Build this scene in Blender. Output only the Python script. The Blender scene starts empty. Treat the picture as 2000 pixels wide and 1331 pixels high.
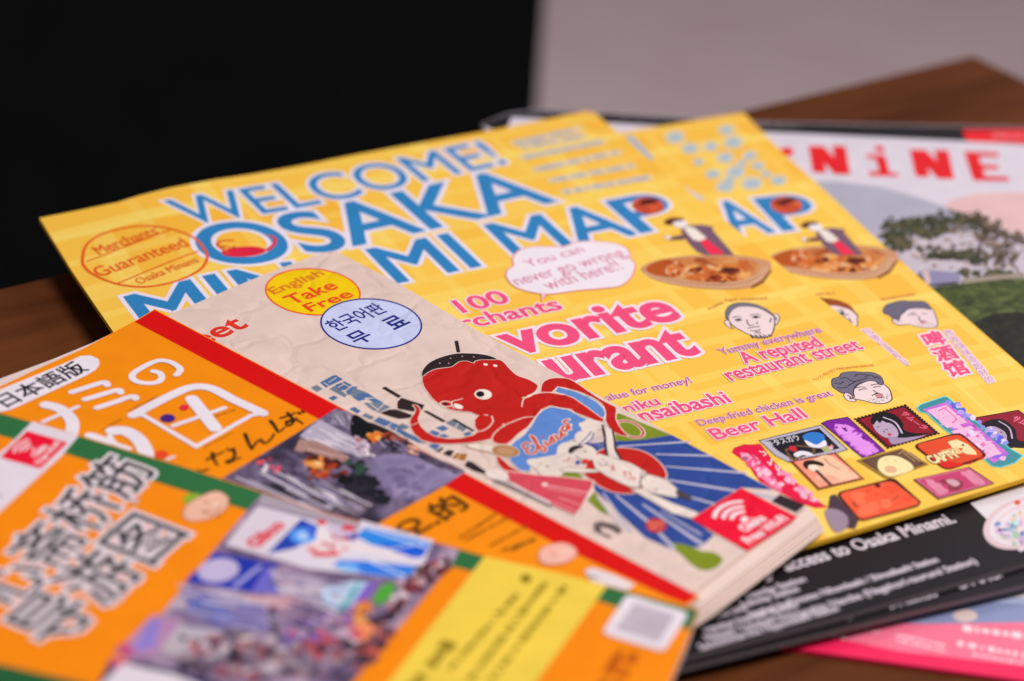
import bpy, bmesh, math, random
from mathutils import Vector, Matrix
from mathutils.geometry import tessellate_polygon
sc = bpy.context.scene
COL = sc.collection
random.seed(7)

# ---------------------------------------------------------------- camera, world, lights, exposure
# one unit is 10 cm; the table top is z = 0
F, PIT, ROL, H = 4390.0, math.radians(30.7), math.radians(3.8), 3.6
cam = bpy.data.cameras.new('camera')
cam.lens = F / 2000 * 36; cam.sensor_width = 36
cam.clip_start = 0.1; cam.clip_end = 500
camo = bpy.data.objects.new('camera', cam); COL.objects.link(camo)
right = Vector((1, 0, 0)); up = Vector((0, math.sin(PIT), math.cos(PIT))); back = Vector((0, -math.cos(PIT), math.sin(PIT)))
LV = Matrix((right, up, back)).transposed()
RM = LV @ Matrix.Rotation(ROL, 3, 'Z')
camo.matrix_world = Matrix.Translation((0, 0, H)) @ RM.to_4x4()
sc.camera = camo
cam.dof.use_dof = True
cam.dof.focus_distance = 6.65
cam.dof.aperture_fstop = 0.079 / 0.14

w = bpy.data.worlds.new('World'); sc.world = w; w.use_nodes = True
w.node_tree.nodes['Background'].inputs[0].default_value = (1.0, .93, .95, 1)
w.node_tree.nodes['Background'].inputs[1].default_value = 0.16

def area(name, loc, target, size, power, color):
    l = bpy.data.lights.new(name, 'AREA'); l.shape = 'RECTANGLE'; l.size, l.size_y = size
    l.energy = power; l.color = color
    o = bpy.data.objects.new(name, l); COL.objects.link(o)
    o.location = loc
    o.rotation_euler = (Vector(target) - Vector(loc)).to_track_quat('-Z', 'Y').to_euler()
    return o
area('ceiling_lamp', (5, 1.5, 14), (0.4, 5.6, 0), (5, 4), 2350, (1.0, .95, .93))
area('back_area_light', (11, 16, 12), (1, 6, 0), (8, 6), 1350, (.97, .94, 1.0))  # soft area light added from the back right, not a real window
sc.view_settings.view_transform = 'Standard'; sc.view_settings.look = 'None'
sc.view_settings.exposure = -0.13; sc.view_settings.gamma = 1.0

# ---------------------------------------------------------------- geometry of the view -> points on the sheets
def ray(p):
    d = RM @ Vector((p[0] - 1000, -(p[1] - 665.5), -F))
    return d
def P(p, z=0.0):
    d = ray(p); t = (z - H) / d.z
    return Vector((d.x * t, d.y * t))
def zf(ox, oy, s):
    return lambda *a: [(ox + x / s, oy + y / s) for x, y in a]
Z1 = zf(0, 200, 2.856); Z2 = zf(600, 180, 2.856); Z3 = zf(1200, 180, 2.4975); Z4 = zf(0, 600, 2.856)
Z5 = zf(600, 640, 2.856); Z6 = zf(1200, 640, 2.4975); Z7 = zf(0, 865, 2.856); Z8 = zf(600, 865, 2.856)
Y1 = zf(1200, 865, 2.5); A = zf(600, 640, 3.996); B = zf(950, 700, 3.996); Cc = zf(1150, 850, 3.996)
D = zf(1400, 740, 3.327); E = zf(1200, 360, 3.327); G = zf(100, 400, 3.996); T = zf(850, 180, 3.996)

def lin(c): return c / 12.92 if c <= .04045 else ((c + .055) / 1.055) ** 2.4
def hexc(h, k=1.0):
    h = h.lstrip('#'); return tuple(min(.9, lin(int(h[i:i+2], 16) / 255) * k) for i in (0, 2, 4)) + (1,)

MATS = {}
def nt(name):
    m = bpy.data.materials.new(name); m.use_nodes = True
    return m, m.node_tree, m.node_tree.nodes['Principled BSDF']
def ink(h, finish='gloss'):
    """printed ink on paper: colour with faint mottling and the sheen of its paper"""
    k = (h, finish)
    if k in MATS: return MATS[k]
    m, t, b = nt('ink_' + h.strip('#') + '_' + finish)
    N = t.nodes; L = t.links
    tc = N.new('ShaderNodeTexCoord')
    n = N.new('ShaderNodeTexNoise'); n.inputs['Scale'].default_value = 9; n.inputs['Detail'].default_value = 6
    L.new(tc.outputs['Object'], n.inputs['Vector'])
    mx = N.new('ShaderNodeMix'); mx.data_type = 'RGBA'
    c = hexc(h)
    lo, hi = (.86, 1.10) if finish != 'wrinkle' else (.80, 1.10)
    mx.inputs[6].default_value = tuple(x * lo for x in c[:3]) + (1,)
    mx.inputs[7].default_value = tuple(min(.92, x * hi) for x in c[:3]) + (1,)
    L.new(n.outputs['Fac'], mx.inputs[0]); L.new(mx.outputs[2], b.inputs['Base Color'])
    b.inputs['Roughness'].default_value = .42 if finish == 'gloss' else .7
    b.inputs['Specular IOR Level'].default_value = .24 if finish == 'gloss' else .15
    bm_ = N.new('ShaderNodeBump')
    if finish == 'wrinkle':
        hsum = wrinkle_height(N, L, tc)
        bm_.inputs['Strength'].default_value = .8; bm_.inputs['Distance'].default_value = .035
        L.new(hsum, bm_.inputs['Height'])
    else:
        n2 = N.new('ShaderNodeTexNoise'); n2.inputs['Scale'].default_value = 2.2; n2.inputs['Detail'].default_value = 5
        L.new(tc.outputs['Object'], n2.inputs['Vector'])
        bm_.inputs['Strength'].default_value = .12; bm_.inputs['Distance'].default_value = .03
        L.new(n2.outputs['Fac'], bm_.inputs['Height'])
    L.new(bm_.outputs['Normal'], b.inputs['Normal'])
    MATS[k] = m
    return m
def wrinkle_height(N, L, tc):
    wp = N.new('ShaderNodeTexNoise'); wp.inputs['Scale'].default_value = 3; wp.inputs['Detail'].default_value = 3
    L.new(tc.outputs['Object'], wp.inputs['Vector'])
    ad = N.new('ShaderNodeVectorMath'); ad.operation = 'MULTIPLY_ADD'
    L.new(wp.outputs['Color'], ad.inputs[0]); ad.inputs[1].default_value = (.35, .35, .35); L.new(tc.outputs['Object'], ad.inputs[2])
    r = N.new('ShaderNodeTexNoise'); r.noise_type = 'RIDGED_MULTIFRACTAL'
    r.inputs['Scale'].default_value = 3.0; r.inputs['Detail'].default_value = 7; r.inputs['Roughness'].default_value = .6
    L.new(ad.outputs[0], r.inputs['Vector'])
    v = N.new('ShaderNodeTexVoronoi'); v.feature = 'DISTANCE_TO_EDGE'; v.inputs['Scale'].default_value = 5.5
    L.new(ad.outputs[0], v.inputs['Vector'])
    cl = N.new('ShaderNodeMath'); cl.operation = 'MINIMUM'; cl.inputs[1].default_value = .12
    L.new(v.outputs['Distance'], cl.inputs[0])
    s = N.new('ShaderNodeMath'); s.operation = 'MULTIPLY_ADD'; s.inputs[1].default_value = .9
    L.new(cl.outputs[0], s.inputs[0])
    rr = N.new('ShaderNodeMath'); rr.operation = 'MULTIPLY'; rr.inputs[1].default_value = .34
    L.new(r.outputs['Fac'], rr.inputs[0]); L.new(rr.outputs[0], s.inputs[2])
    return s.outputs[0]
def photo(name, cols, scale=(6, 6, 6), rough=.4, detail=8, dist=.6):
    """a printed photograph that is a jumble of small tones: noise through a palette"""
    if name in MATS: return MATS[name]
    m, t, b = nt(name); N = t.nodes; L = t.links
    tc = N.new('ShaderNodeTexCoord'); mp = N.new('ShaderNodeMapping'); mp.inputs['Scale'].default_value = scale
    L.new(tc.outputs['Object'], mp.inputs[0])
    n = N.new('ShaderNodeTexNoise'); n.inputs['Scale'].default_value = 1; n.inputs['Detail'].default_value = detail
    n.inputs['Roughness'].default_value = .62; n.inputs['Distortion'].default_value = dist
    L.new(mp.outputs[0], n.inputs['Vector'])
    r = N.new('ShaderNodeValToRGB'); e = r.color_ramp.elements
    k = len(cols)
    for i, c in enumerate(cols):
        pos = .30 + .40 * i / max(1, k - 1)
        el = e[i] if i < 2 else e.new(pos)
        el.position = pos; el.color = hexc(c)
    L.new(n.outputs['Fac'], r.inputs[0]); L.new(r.outputs[0], b.inputs['Base Color'])
    b.inputs['Roughness'].default_value = rough; b.inputs['Specular IOR Level'].default_value = .38
    MATS[name] = m
    return m
def yellow_grid():
    """yellow street-grid print: two yellows in blocks with pale lanes between"""
    if 'yg' in MATS: return MATS['yg']
    m, t, b = nt('yellow_grid_print'); N = t.nodes; L = t.links
    tc = N.new('ShaderNodeTexCoord')
    def brick(sx, off, c1, c2, cm, ms, bw, rh):
        mp = N.new('ShaderNodeMapping'); mp.inputs['Scale'].default_value = (sx, sx, sx); mp.inputs['Location'].default_value = off
        L.new(tc.outputs['Object'], mp.inputs[0])
        k = N.new('ShaderNodeTexBrick'); L.new(mp.outputs[0], k.inputs[0])
        k.offset = .37; k.inputs['Scale'].default_value = 1
        k.inputs['Color1'].default_value = hexc(c1); k.inputs['Color2'].default_value = hexc(c2); k.inputs['Mortar'].default_value = hexc(cm)
        k.inputs['Mortar Size'].default_value = ms; k.inputs['Brick Width'].default_value = bw; k.inputs['Row Height'].default_value = rh
        k.inputs['Mortar Smooth'].default_value = .1
        return k
    k1 = brick(1, (.1, .05, 0), '#F0B236', '#F8C64C', '#FACF60', .02, .34, .17); k1.offset = 0; k1.squash = .7; k1.squash_frequency = 3
    k2 = brick(1, (.3, .2, 0), '#F0B034', '#F9C850', '#FBD468', .035, .83, .41); k2.offset = .5
    mx = N.new('ShaderNodeMix'); mx.data_type = 'RGBA'; mx.inputs[0].default_value = .5
    L.new(k1.outputs[0], mx.inputs[6]); L.new(k2.outputs[0], mx.inputs[7])
    L.new(mx.outputs[2], b.inputs['Base Color'])
    b.inputs['Roughness'].default_value = .45; b.inputs['Specular IOR Level'].default_value = .35
    n2 = N.new('ShaderNodeTexNoise'); n2.inputs['Scale'].default_value = 1.6
    L.new(tc.outputs['Object'], n2.inputs['Vector'])
    bp = N.new('ShaderNodeBump'); bp.inputs['Strength'].default_value = .15; bp.inputs['Distance'].default_value = .05
    L.new(n2.outputs['Fac'], bp.inputs['Height']); L.new(bp.outputs[0], b.inputs['Normal'])
    MATS['yg'] = m
    return m

def tag(o, label=None, cat=None, group=None, kind=None):
    for k, v in (('label', label), ('category', cat), ('group', group), ('kind', kind)):
        if v: o[k] = v

# ---------------------------------------------------------------- sheets of paper and what is printed on them
class Sheet:
    """a thing lying on the table: an Empty at its corner; z is its top face, h a gentle curve of the paper"""
    def __init__(s, name, z, corner, angle, label, cat, group=None, h=None, finish='gloss'):
        s.z = z; s.h0 = h or (lambda l: 0.0); s.flat = h is None; s.finish = finish
        s.ca, s.sa = math.cos(math.radians(angle)), math.sin(math.radians(angle))
        c = P(corner, z); s.o = c
        e = bpy.data.objects.new(name, None); COL.objects.link(e)
        e.location = (c.x, c.y, z); e.rotation_euler = (0, 0, math.radians(angle)); e.empty_display_size = .2
        tag(e, label, cat, group); s.e = e; s.layer = 0
    def loc(s, wxy):
        d = wxy - s.o
        return Vector((d.x * s.ca + d.y * s.sa, -d.x * s.sa + d.y * s.ca))
    GR = .11
    def h(s, l):      # the curve, straight between the grid lines along which paper and print are both cut
        if s.flat: return 0.0
        g = s.GR; i, j = math.floor(l[0] / g), math.floor(l[1] / g); u, v = l[0] / g - i, l[1] / g - j
        f = lambda a, b: s.h0(Vector((a * g, b * g)))
        return (f(i, j) * (1 - u) + f(i + 1, j) * u) * (1 - v) + (f(i, j + 1) * (1 - u) + f(i + 1, j + 1) * u) * v
    def q(s, p):
        k = s.z + .0002 + s.layer * 1.5e-5; z = k
        for _ in range(0 if s.flat else 4):
            l = s.loc(P(p, z)); z = k + s.h(l)
        return s.loc(P(p, z))
    def scale(s, p):      # photo pixel size at p, in units
        l = P(p, s.z); return math.sqrt(l.x**2 + l.y**2 + (H - s.z)**2) / F
    def paper(s, name, pts, mat, thick, edge=None, dz=0.0, grid=.11, plain=None, bevel=0):
        """the sheet itself: top, bottom and cut edge"""
        bm = bmesh.new()
        L = [s.q(p) for p in pts] if plain is None else plain
        if sum(a.x * b.y - b.x * a.y for a, b in zip(L, L[1:] + L[:1])) < 0: L.reverse()
        vs = [bm.verts.new((a.x, a.y, 0)) for a in L]
        bm.faces.new(vs)
        s._cut(bm, grid)
        top = list(bm.faces); be = [e for e in bm.edges if e.is_boundary]
        r = bmesh.ops.extrude_face_region(bm, geom=top)
        nv = [g for g in r['geom'] if isinstance(g, bmesh.types.BMVert)]
        nf = {g for g in r['geom'] if isinstance(g, bmesh.types.BMFace)}
        nvs = set(nv)
        for v in bm.verts:
            hh = s.h(v.co.xy) + dz
            v.co.z = hh if v in nvs else hh - thick
        bmesh.ops.recalc_face_normals(bm, faces=bm.faces)
        for f in bm.faces:
            f.material_index = 0 if f in nf else 1
            f.smooth = False
        return s._link(bm, name, [mat, edge or ink('#E9DEDC', 'matte')])
    def _cut(s, bm, grid):
        if s.flat or not bm.verts: return
        xs = [v.co.x for v in bm.verts]; ys = [v.co.y for v in bm.verts]
        for k, (lo, hi) in ((0, (min(xs), max(xs))), (1, (min(ys), max(ys)))):
            i = math.ceil(lo / grid)
            while i * grid < hi - 1e-4:
                co = [0, 0, 0]; co[k] = i * grid; no = [0, 0, 0]; no[k] = 1
                bmesh.ops.bisect_plane(bm, geom=bm.verts[:] + bm.edges[:] + bm.faces[:], plane_co=co, plane_no=no, dist=1e-7)
                i += 1
    def _link(s, bm, name, mats, parent=None):
        me = bpy.data.meshes.new(name); bm.to_mesh(me); bm.free()
        for m in mats: me.materials.append(m)
        o = bpy.data.objects.new(name, me); COL.objects.link(o); o.parent = parent or s.e
        return o
    def pr(s, name, over=True):
        if over is False: s.layer = 0
        return Print(s, name, None)

FC = bpy.data.curves.new('type', 'FONT'); FO = bpy.data.objects.new('type', FC); COL.objects.link(FO)
GC = {}
def glyphs(body):
    if body in GC: return GC[body]
    FC.body = body; bpy.context.view_layer.update()
    m = bpy.data.meshes.new_from_object(FO.evaluated_get(bpy.context.evaluated_depsgraph_get()))
    v = [(a.co.x, a.co.y) for a in m.vertices]; f = [tuple(p.vertices) for p in m.polygons]
    bpy.data.meshes.remove(m)
    GC[body] = (v, f); return GC[body]

def smooth_path(pts, closed=False, n=5):
    out = []; k = len(pts)
    if k < 3: return list(pts)
    rng = range(k if closed else k - 1)
    for i in rng:
        g = lambda j: pts[j % k] if closed else pts[max(0, min(k - 1, j))]
        p0, p1, p2, p3 = g(i - 1), g(i), g(i + 1), g(i + 2)
        for a in range(n):
            t = a / n
            out.append(tuple(.5 * ((2 * p1[c]) + (-p0[c] + p2[c]) * t + (2 * p0[c] - 5 * p1[c] + 4 * p2[c] - p3[c]) * t * t
                                   + (-p0[c] + 3 * p1[c] - 3 * p2[c] + p3[c]) * t**3) for c in (0, 1)))
    if not closed: out.append(pts[-1])
    return out

LAYS = {}
class Print:
    """one printed thing on a sheet (a drawing, a line of lettering): thin ink shapes laid on the paper"""
    STEP = 1.5e-5
    def __init__(s, sheet, name, parent):
        s.s = sheet; s.name = name; s.par = parent; s.bm = bmesh.new(); s.mats = []; s.n = 0
    def mi(s, m):
        if isinstance(m, str): m = ink(m, s.s.finish)
        if m not in s.mats: s.mats.append(m)
        return s.mats.index(m)
    def up(s):
        s.s.layer += 1; return .0002 + s.s.layer * s.STEP
    def _tri(s, L, z, mi, holes=()):
        loops = [[Vector((a[0], a[1], 0)) for a in l] for l in (L,) + tuple(holes)]
        flat = [v for l in loops for v in l]
        try: tris = tessellate_polygon(loops)
        except Exception: return
        bv = [s.bm.verts.new((v.x, v.y, z)) for v in flat]
        for t in tris:
            try:
                f = s.bm.faces.new([bv[i] for i in t]); f.material_index = mi
                if f.calc_area() > 0 and (bv[t[1]].co - bv[t[0]].co).cross(bv[t[2]].co - bv[t[0]].co).z < 0: f.normal_flip()
            except ValueError: pass
    def poly(s, pts, c, sm=False, line=None, lw=2.0, holes=()):
        if sm: pts = smooth_path(pts, True)
        L = [s.s.q(p) for p in pts]
        s._tri(L, s.up(), s.mi(c), tuple([s.s.q(p) for p in h] for h in holes))
        if line: s.stroke(pts + [pts[0]], line, lw)
        return s
    def ell(s, c, ra, rb, col, rot=0, n=28, line=None, lw=2.0):
        """ellipse in photo pixels"""
        cr, sr = math.cos(math.radians(rot)), math.sin(math.radians(rot))
        pts = [(c[0] + ra * math.cos(t) * cr - rb * math.sin(t) * sr, c[1] + ra * math.cos(t) * sr + rb * math.sin(t) * cr)
               for t in (2 * math.pi * i / n for i in range(n))]
        if col: s.poly(pts, col)
        if line: s.stroke(pts + [pts[0]], line, lw)
        return s
    def disc(s, c, r, col, z=None, n=10):
        L = s.s.q(c); k = s.s.scale(c) * r
        s._tri([(L.x + k * math.cos(2 * math.pi * i / n), L.y + k * math.sin(2 * math.pi * i / n)) for i in range(n)], z if z is not None else s.up(), s.mi(col))
        return s
    def stroke(s, pts, c, wpx, sm=False, w2=None, cap=True):
        if sm: pts = smooth_path(pts)
        L = [s.s.q(p) for p in pts]
        k = s.s.scale(pts[len(pts) // 2]) * .5
        n = len(L)
        W = [k * (wpx if w2 is None else wpx + (w2 - wpx) * i / (n - 1)) for i in range(n)]
        s._ribbon(L, W, s.up(), s.mi(c), closed=(pts[0] == pts[-1] and n > 3), cap=cap)
        return s
    def _ribbon(s, L, W, z, mi, closed=False, cap=True):
        if closed: L = L[:-1]; W = W[:-1]
        L2 = [L[0]]; W2 = [W[0]]
        for a, ww in zip(L[1:], W[1:]):
            if (a - L2[-1]).length > 1e-5: L2.append(a); W2.append(ww)
        L, W = L2, W2; n = len(L)
        if n < 2: return
        vs = []
        for i in range(n + (1 if closed else 0)):
            j = i % n
            a = L[(j - 1) % n] if (closed or j > 0) else None
            b = L[(j + 1) % n] if (closed or j < n - 1) else None
            d1 = (L[j] - a).normalized() if a is not None else (b - L[j]).normalized()
            d2 = (b - L[j]).normalized() if b is not None else d1
            t = d1 + d2
            t = t.normalized() if t.length > 1e-3 else d1
            nn = Vector((-t.y, t.x)); cs = max(.45, abs(nn.dot(Vector((-d1.y, d1.x)))))
            o = nn * (W[j] / cs); zz = z + 1.1e-6 * (i % 12)
            vs.append((s.bm.verts.new((L[j].x + o.x, L[j].y + o.y, zz)), s.bm.verts.new((L[j].x - o.x, L[j].y - o.y, zz))))
        for (a, b), (c, d) in zip(vs, vs[1:]):
            try: f = s.bm.faces.new((a, b, d, c)); f.material_index = mi
            except ValueError: pass
            else:
                if f.normal.z < 0: f.normal_flip()
        if cap and not closed and W[0] > .004:
            for j, k, sg in ((0, 1, -1), (n - 1, n - 2, 1)):
                d = (L[j] - L[k]).normalized(); a0 = math.atan2(d.y, d.x)
                s._tri([(L[j].x + W[j] * math.cos(a0 + t), L[j].y + W[j] * math.sin(a0 + t)) for t in (math.pi * (i / 6 - .5) for i in range(7))], z, mi)
    def glyph(s, body, org, X, Y, c, bold=0, outline=None, ow=0, under=()):
        """lettering: org + x*X + y*Y ; bold and outline widths in units"""
        v, f = glyphs(body)
        if not f: return s
        pts = [Vector((org.x + x * X.x + y * Y.x, org.y + x * X.y + y * Y.y)) for x, y in v]
        loops = []
        if bold or outline:
            cnt = {}
            for fc in f:
                for a, b in zip(fc, fc[1:] + fc[:1]):
                    if (b, a) in cnt: del cnt[(b, a)]
                    else: cnt[(a, b)] = 1
            nx = {a: b for a, b in cnt}
            while nx:
                st = next(iter(nx)); lp = [st]; cur = nx.pop(st)
                while cur != st and cur in nx: lp.append(cur); cur = nx.pop(cur)
                if len(lp) > 2: loops.append([pts[i] for i in lp])
        if outline:
            z = s.up(); mi = s.mi(outline)
            for i, l in enumerate(loops): s._ribbon(l + [l[0]], [ow + bold] * (len(l) + 1), z + 3.2e-6 * (i % 9), mi, closed=True)
            s.s.layer += 2
        z = s.up(); mi = s.mi(c)
        bv = [s.bm.verts.new((p.x, p.y, z)) for p in pts]
        for fc in f:
            try: fa = s.bm.faces.new([bv[i] for i in fc]); fa.material_index = mi
            except ValueError: continue
            fa.normal_update()
            if fa.normal.z < 0: fa.normal_flip()
        if bold:
            z = s.up(); s.s.layer += 1
            for i, l in enumerate(loops): s._ribbon(l + [l[0]], [bold] * (len(l) + 1), z + 3e-6 * (i % 5), mi, closed=True)
        return s
    def text(s, body, p0, p1, cap, c, ref='E', bold=0, outline=None, ow=0, shear=0):
        """body set on the baseline p0-p1 (photo points on the sheet), cap = a point on the top line of the letter ref"""
        a, b, k = s.s.q(p0), s.s.q(p1), s.s.q(cap)
        v, _ = glyphs(body); x0 = min(x for x, y in v); x1 = max(x for x, y in v)
        rh = max(y for x, y in glyphs(ref)[0])
        d = (b - a); u = d.normalized(); n = Vector((-u.y, u.x))
        hgt = abs((k - a).dot(n))
        X = d / (x1 - x0); Y = n * (hgt / rh) + u * (shear * hgt / rh)
        return s.glyph(body, a - X * x0, X, Y, c, bold * hgt, outline, ow * hgt)
    def column(s, body, tl, bl, tr, c, **kw):
        """characters one under another, first cell at tl, column down to bl, width to tr"""
        a, b, r = s.s.q(tl), s.s.q(bl), s.s.q(tr)
        dn = (b - a) / len(body); X = (r - a)
        for i, ch in enumerate(body):
            s.glyph(ch, a + dn * (i + .88), X, -dn, c, **kw)
        return s
    def bars(s, p0, p1, wpx, c, seed=1, gap=.12, mn=.25, mx=1.0):
        """a line of print too small to read: uneven dashes"""
        r = random.Random(seed); t = 0.0; k = wpx / max(1.0, math.dist(p0, p1))
        z = s.up(); mi = s.mi(c)
        while t < 1:
            w_ = min(1 - t, k * r.uniform(mn, mx)); 
            for q in (0,):
                a = tuple(p0[i] + (p1[i] - p0[i]) * t for i in (0, 1)); b = tuple(p0[i] + (p1[i] - p0[i]) * (t + w_) for i in (0, 1))
                la, lb = s.s.q(a), s.s.q(b); hw = s.s.scale(a) * wpx * .5 * r.uniform(.55, 1.0)
                if (lb - la).length > 1e-4: s._ribbon([la, lb], [hw, hw], z, mi, cap=False)
            t += w_ + k * (gap if r.random() < .75 else .55)
        return s
    def blobs(s, n, quad, cols, r=(4, 12), seed=1, asp=2.0):
        """scatter of small uneven patches inside a quad of photo points"""
        rd = random.Random(seed); z0 = s.up(); s.s.layer += 4
        for i in range(n):
            u, v = rd.random(), rd.random()
            p = tuple((quad[0][k] * (1 - u) + quad[1][k] * u) * (1 - v) + (quad[3][k] * (1 - u) + quad[2][k] * u) * v for k in (0, 1))
            R = rd.uniform(*r); m = rd.randint(5, 8); a0 = rd.random() * 6.28
            s._tri([s.s.q((p[0] + R * asp**.5 * rd.uniform(.6, 1.2) * math.cos(a0 + 6.283 * j / m), p[1] + R / asp**.5 * rd.uniform(.6, 1.2) * math.sin(a0 + 6.283 * j / m))) for j in range(m)], z0 + 3e-6 * (i % 22), s.mi(rd.choice(cols)))
        return s
    def streaks(s, n, quad, cols, w=(2, 6), ln=(.1, .5), seed=1):
        """short streaks running from the quad's first side to its far side, drawn towards a vanishing point"""
        rd = random.Random(seed)
        for i in range(n):
            u, v0 = rd.random(), rd.random(); v1 = min(1, v0 + rd.uniform(*ln))
            f = lambda v: tuple((quad[0][k] * (1 - u) + quad[1][k] * u) * (1 - v) + (quad[3][k] * (1 - u) + quad[2][k] * u) * v for k in (0, 1))
            a, b = f(v0), f(v1); ww = rd.uniform(*w)
            s.stroke([a, b], rd.choice(cols), ww, w2=ww * rd.uniform(.5, 1), cap=False)
            if i % 4: s.s.layer -= 1
        return s
    def done(s):
        sh = s.s; bm = s.bm
        LAYS[sh.e.name] = max(LAYS.get(sh.e.name, 0), sh.layer)
        sh._cut(bm, .11)
        if not sh.flat:
            for v in bm.verts: v.co.z += sh.h(v.co.xy)
        o = sh._link(bm, s.name, s.mats, s.par)
        if s.name in ('small_print', 'grey_texture', 'panel_lettering', 'side_lettering'): o['kind'] = 'stuff'
        return o

# ---------------------------------------------------------------- setting: floor, cabinet, table
def simple_obj(name, bm, mats, parent=None, kind=None):
    bmesh.ops.recalc_face_normals(bm, faces=bm.faces)
    me = bpy.data.meshes.new(name); bm.to_mesh(me); bm.free()
    for m in mats: me.materials.append(m)
    o = bpy.data.objects.new(name, me); COL.objects.link(o); o.parent = parent
    if kind: o['kind'] = kind
    return o
def prism(bm, pts, z0, z1, bevel=0):
    b = [bm.verts.new((x, y, z0)) for x, y in pts]; t = [bm.verts.new((x, y, z1)) for x, y in pts]
    bm.faces.new(b[::-1]); ft = bm.faces.new(t)
    for i in range(len(pts)):
        j = (i + 1) % len(pts); bm.faces.new((b[i], b[j], t[j], t[i]))
    if bevel: bmesh.ops.bevel(bm, geom=list(ft.edges), offset=bevel, segments=3, affect='EDGES')
def floor_mat():
    m, t, b = nt('floor_concrete'); N = t.nodes; L = t.links
    tc = N.new('ShaderNodeTexCoord')
    n = N.new('ShaderNodeTexNoise'); n.inputs['Scale'].default_value = .5; n.inputs['Detail'].default_value = 12; n.inputs['Roughness'].default_value = .8
    mp = N.new('ShaderNodeMapping'); mp.inputs['Scale'].default_value = (1, 2.2, 1); mp.inputs['Rotation'].default_value = (0, 0, .6)
    L.new(tc.outputs['Object'], mp.inputs[0]); L.new(mp.outputs[0], n.inputs['Vector'])
    r = N.new('ShaderNodeValToRGB'); r.color_ramp.elements[0].position = .3; r.color_ramp.elements[0].color = hexc('#E6C8CA')
    r.color_ramp.elements[1].position = .7; r.color_ramp.elements[1].color = hexc('#FADFE2')
    L.new(n.outputs['Fac'], r.inputs[0]); L.new(r.outputs[0], b.inputs['Base Color']); b.inputs['Roughness'].default_value = .8
    return m
def wood_mat():
    m, t, b = nt('table_wood'); N = t.nodes; L = t.links
    tc = N.new('ShaderNodeTexCoord'); mp = N.new('ShaderNodeMapping'); mp.inputs['Scale'].default_value = (.6, 5.5, 1); mp.inputs['Rotation'].default_value = (0, 0, 0)
    L.new(tc.outputs['Object'], mp.inputs[0])
    n = N.new('ShaderNodeTexNoise'); n.inputs['Scale'].default_value = 1.1; n.inputs['Detail'].default_value = 9; n.inputs['Distortion'].default_value = .5; n.inputs['Roughness'].default_value = .5
    L.new(mp.outputs[0], n.inputs['Vector'])
    r = N.new('ShaderNodeValToRGB'); e = r.color_ramp.elements
    e[0].position = .3; e[0].color = hexc('#4A2612'); e[1].position = .72; e[1].color = hexc('#6C3C1F')
    L.new(n.outputs['Fac'], r.inputs[0])
    mp2 = N.new('ShaderNodeMapping'); mp2.inputs['Scale'].default_value = (3, 60, 1); L.new(tc.outputs['Object'], mp2.inputs[0])
    n2 = N.new('ShaderNodeTexNoise'); n2.inputs['Scale'].default_value = 1; n2.inputs['Detail'].default_value = 4; L.new(mp2.outputs[0], n2.inputs['Vector'])
    mx = N.new('ShaderNodeMix'); mx.data_type = 'RGBA'; mx.blend_type = 'MULTIPLY'; mx.inputs[0].default_value = .5
    L.new(r.outputs[0], mx.inputs[6]); L.new(n2.outputs['Color'], mx.inputs[7])
    g = N.new('ShaderNodeMix'); g.data_type = 'RGBA'; g.inputs[0].default_value = .65
    L.new(mx.outputs[2], g.inputs[6]); L.new(r.outputs[0], g.inputs[7])
    L.new(g.outputs[2], b.inputs['Base Color'])
    b.inputs['Roughness'].default_value = .65; b.inputs['Specular IOR Level'].default_value = .06
    bp = N.new('ShaderNodeBump'); bp.inputs['Strength'].default_value = .1; bp.inputs['Distance'].default_value = .01
    L.new(n2.outputs['Fac'], bp.inputs['Height']); L.new(bp.outputs[0], b.inputs['Normal'])
    return m
def dark_mat():
    m, t, b = nt('black_lacquer'); N = t.nodes; L = t.links
    tc = N.new('ShaderNodeTexCoord'); n = N.new('ShaderNodeTexNoise'); n.inputs['Scale'].default_value = 1.5
    L.new(tc.outputs['Object'], n.inputs['Vector'])
    r = N.new('ShaderNodeValToRGB'); r.color_ramp.elements[0].color = (.0045, .0055, .0058, 1); r.color_ramp.elements[1].color = (.009, .0105, .011, 1)
    L.new(n.outputs['Fac'], r.inputs[0]); L.new(r.outputs[0], b.inputs['Base Color']); b.inputs['Roughness'].default_value = .9; b.inputs['Specular IOR Level'].default_value = .05
    return m
bm = bmesh.new()
vs = [bm.verts.new(v) for v in ((-60, -20, -7.2), (60, -20, -7.2), (60, 90, -7.2), (-60, 90, -7.2))]; bm.faces.new(vs)
simple_obj('floor', bm, [floor_mat()], kind='structure')

DM = dark_mat()
cab = bpy.data.objects.new('cabinet', None); COL.objects.link(cab); cab.location = (-6, 13, -7.2)
tag(cab, 'black cabinet standing behind the table at the left', 'cabinet')
edge = P((1056, 105), -2.2)      # its near right upright
ex, ey = edge.x * 13.0 / edge.y, 13.0
bm = bmesh.new(); prism(bm, [(-14, 0), (ex + 6, 0), (ex + 6, 3.5), (-14, 3.5)], .15, 10.5, .03)
simple_obj('body', bm, [DM], cab)
bm = bmesh.new(); prism(bm, [(-13.8, -.05), (-4.05, -.05), (-4.05, -.002), (-13.8, -.002)], .4, 10.2)
simple_obj('door', bm, [DM], cab)
bm = bmesh.new(); prism(bm, [(-3.95, -.05), (ex + 5.9, -.05), (ex + 5.9, -.002), (-3.95, -.002)], .4, 10.2)
simple_obj('door', bm, [DM], cab)
bm = bmesh.new(); prism(bm, [(-13.9, .1), (ex + 5.9, .1), (ex + 5.9, 3.4), (-13.9, 3.4)], 0, .148)
simple_obj('plinth', bm, [DM], cab)

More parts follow.
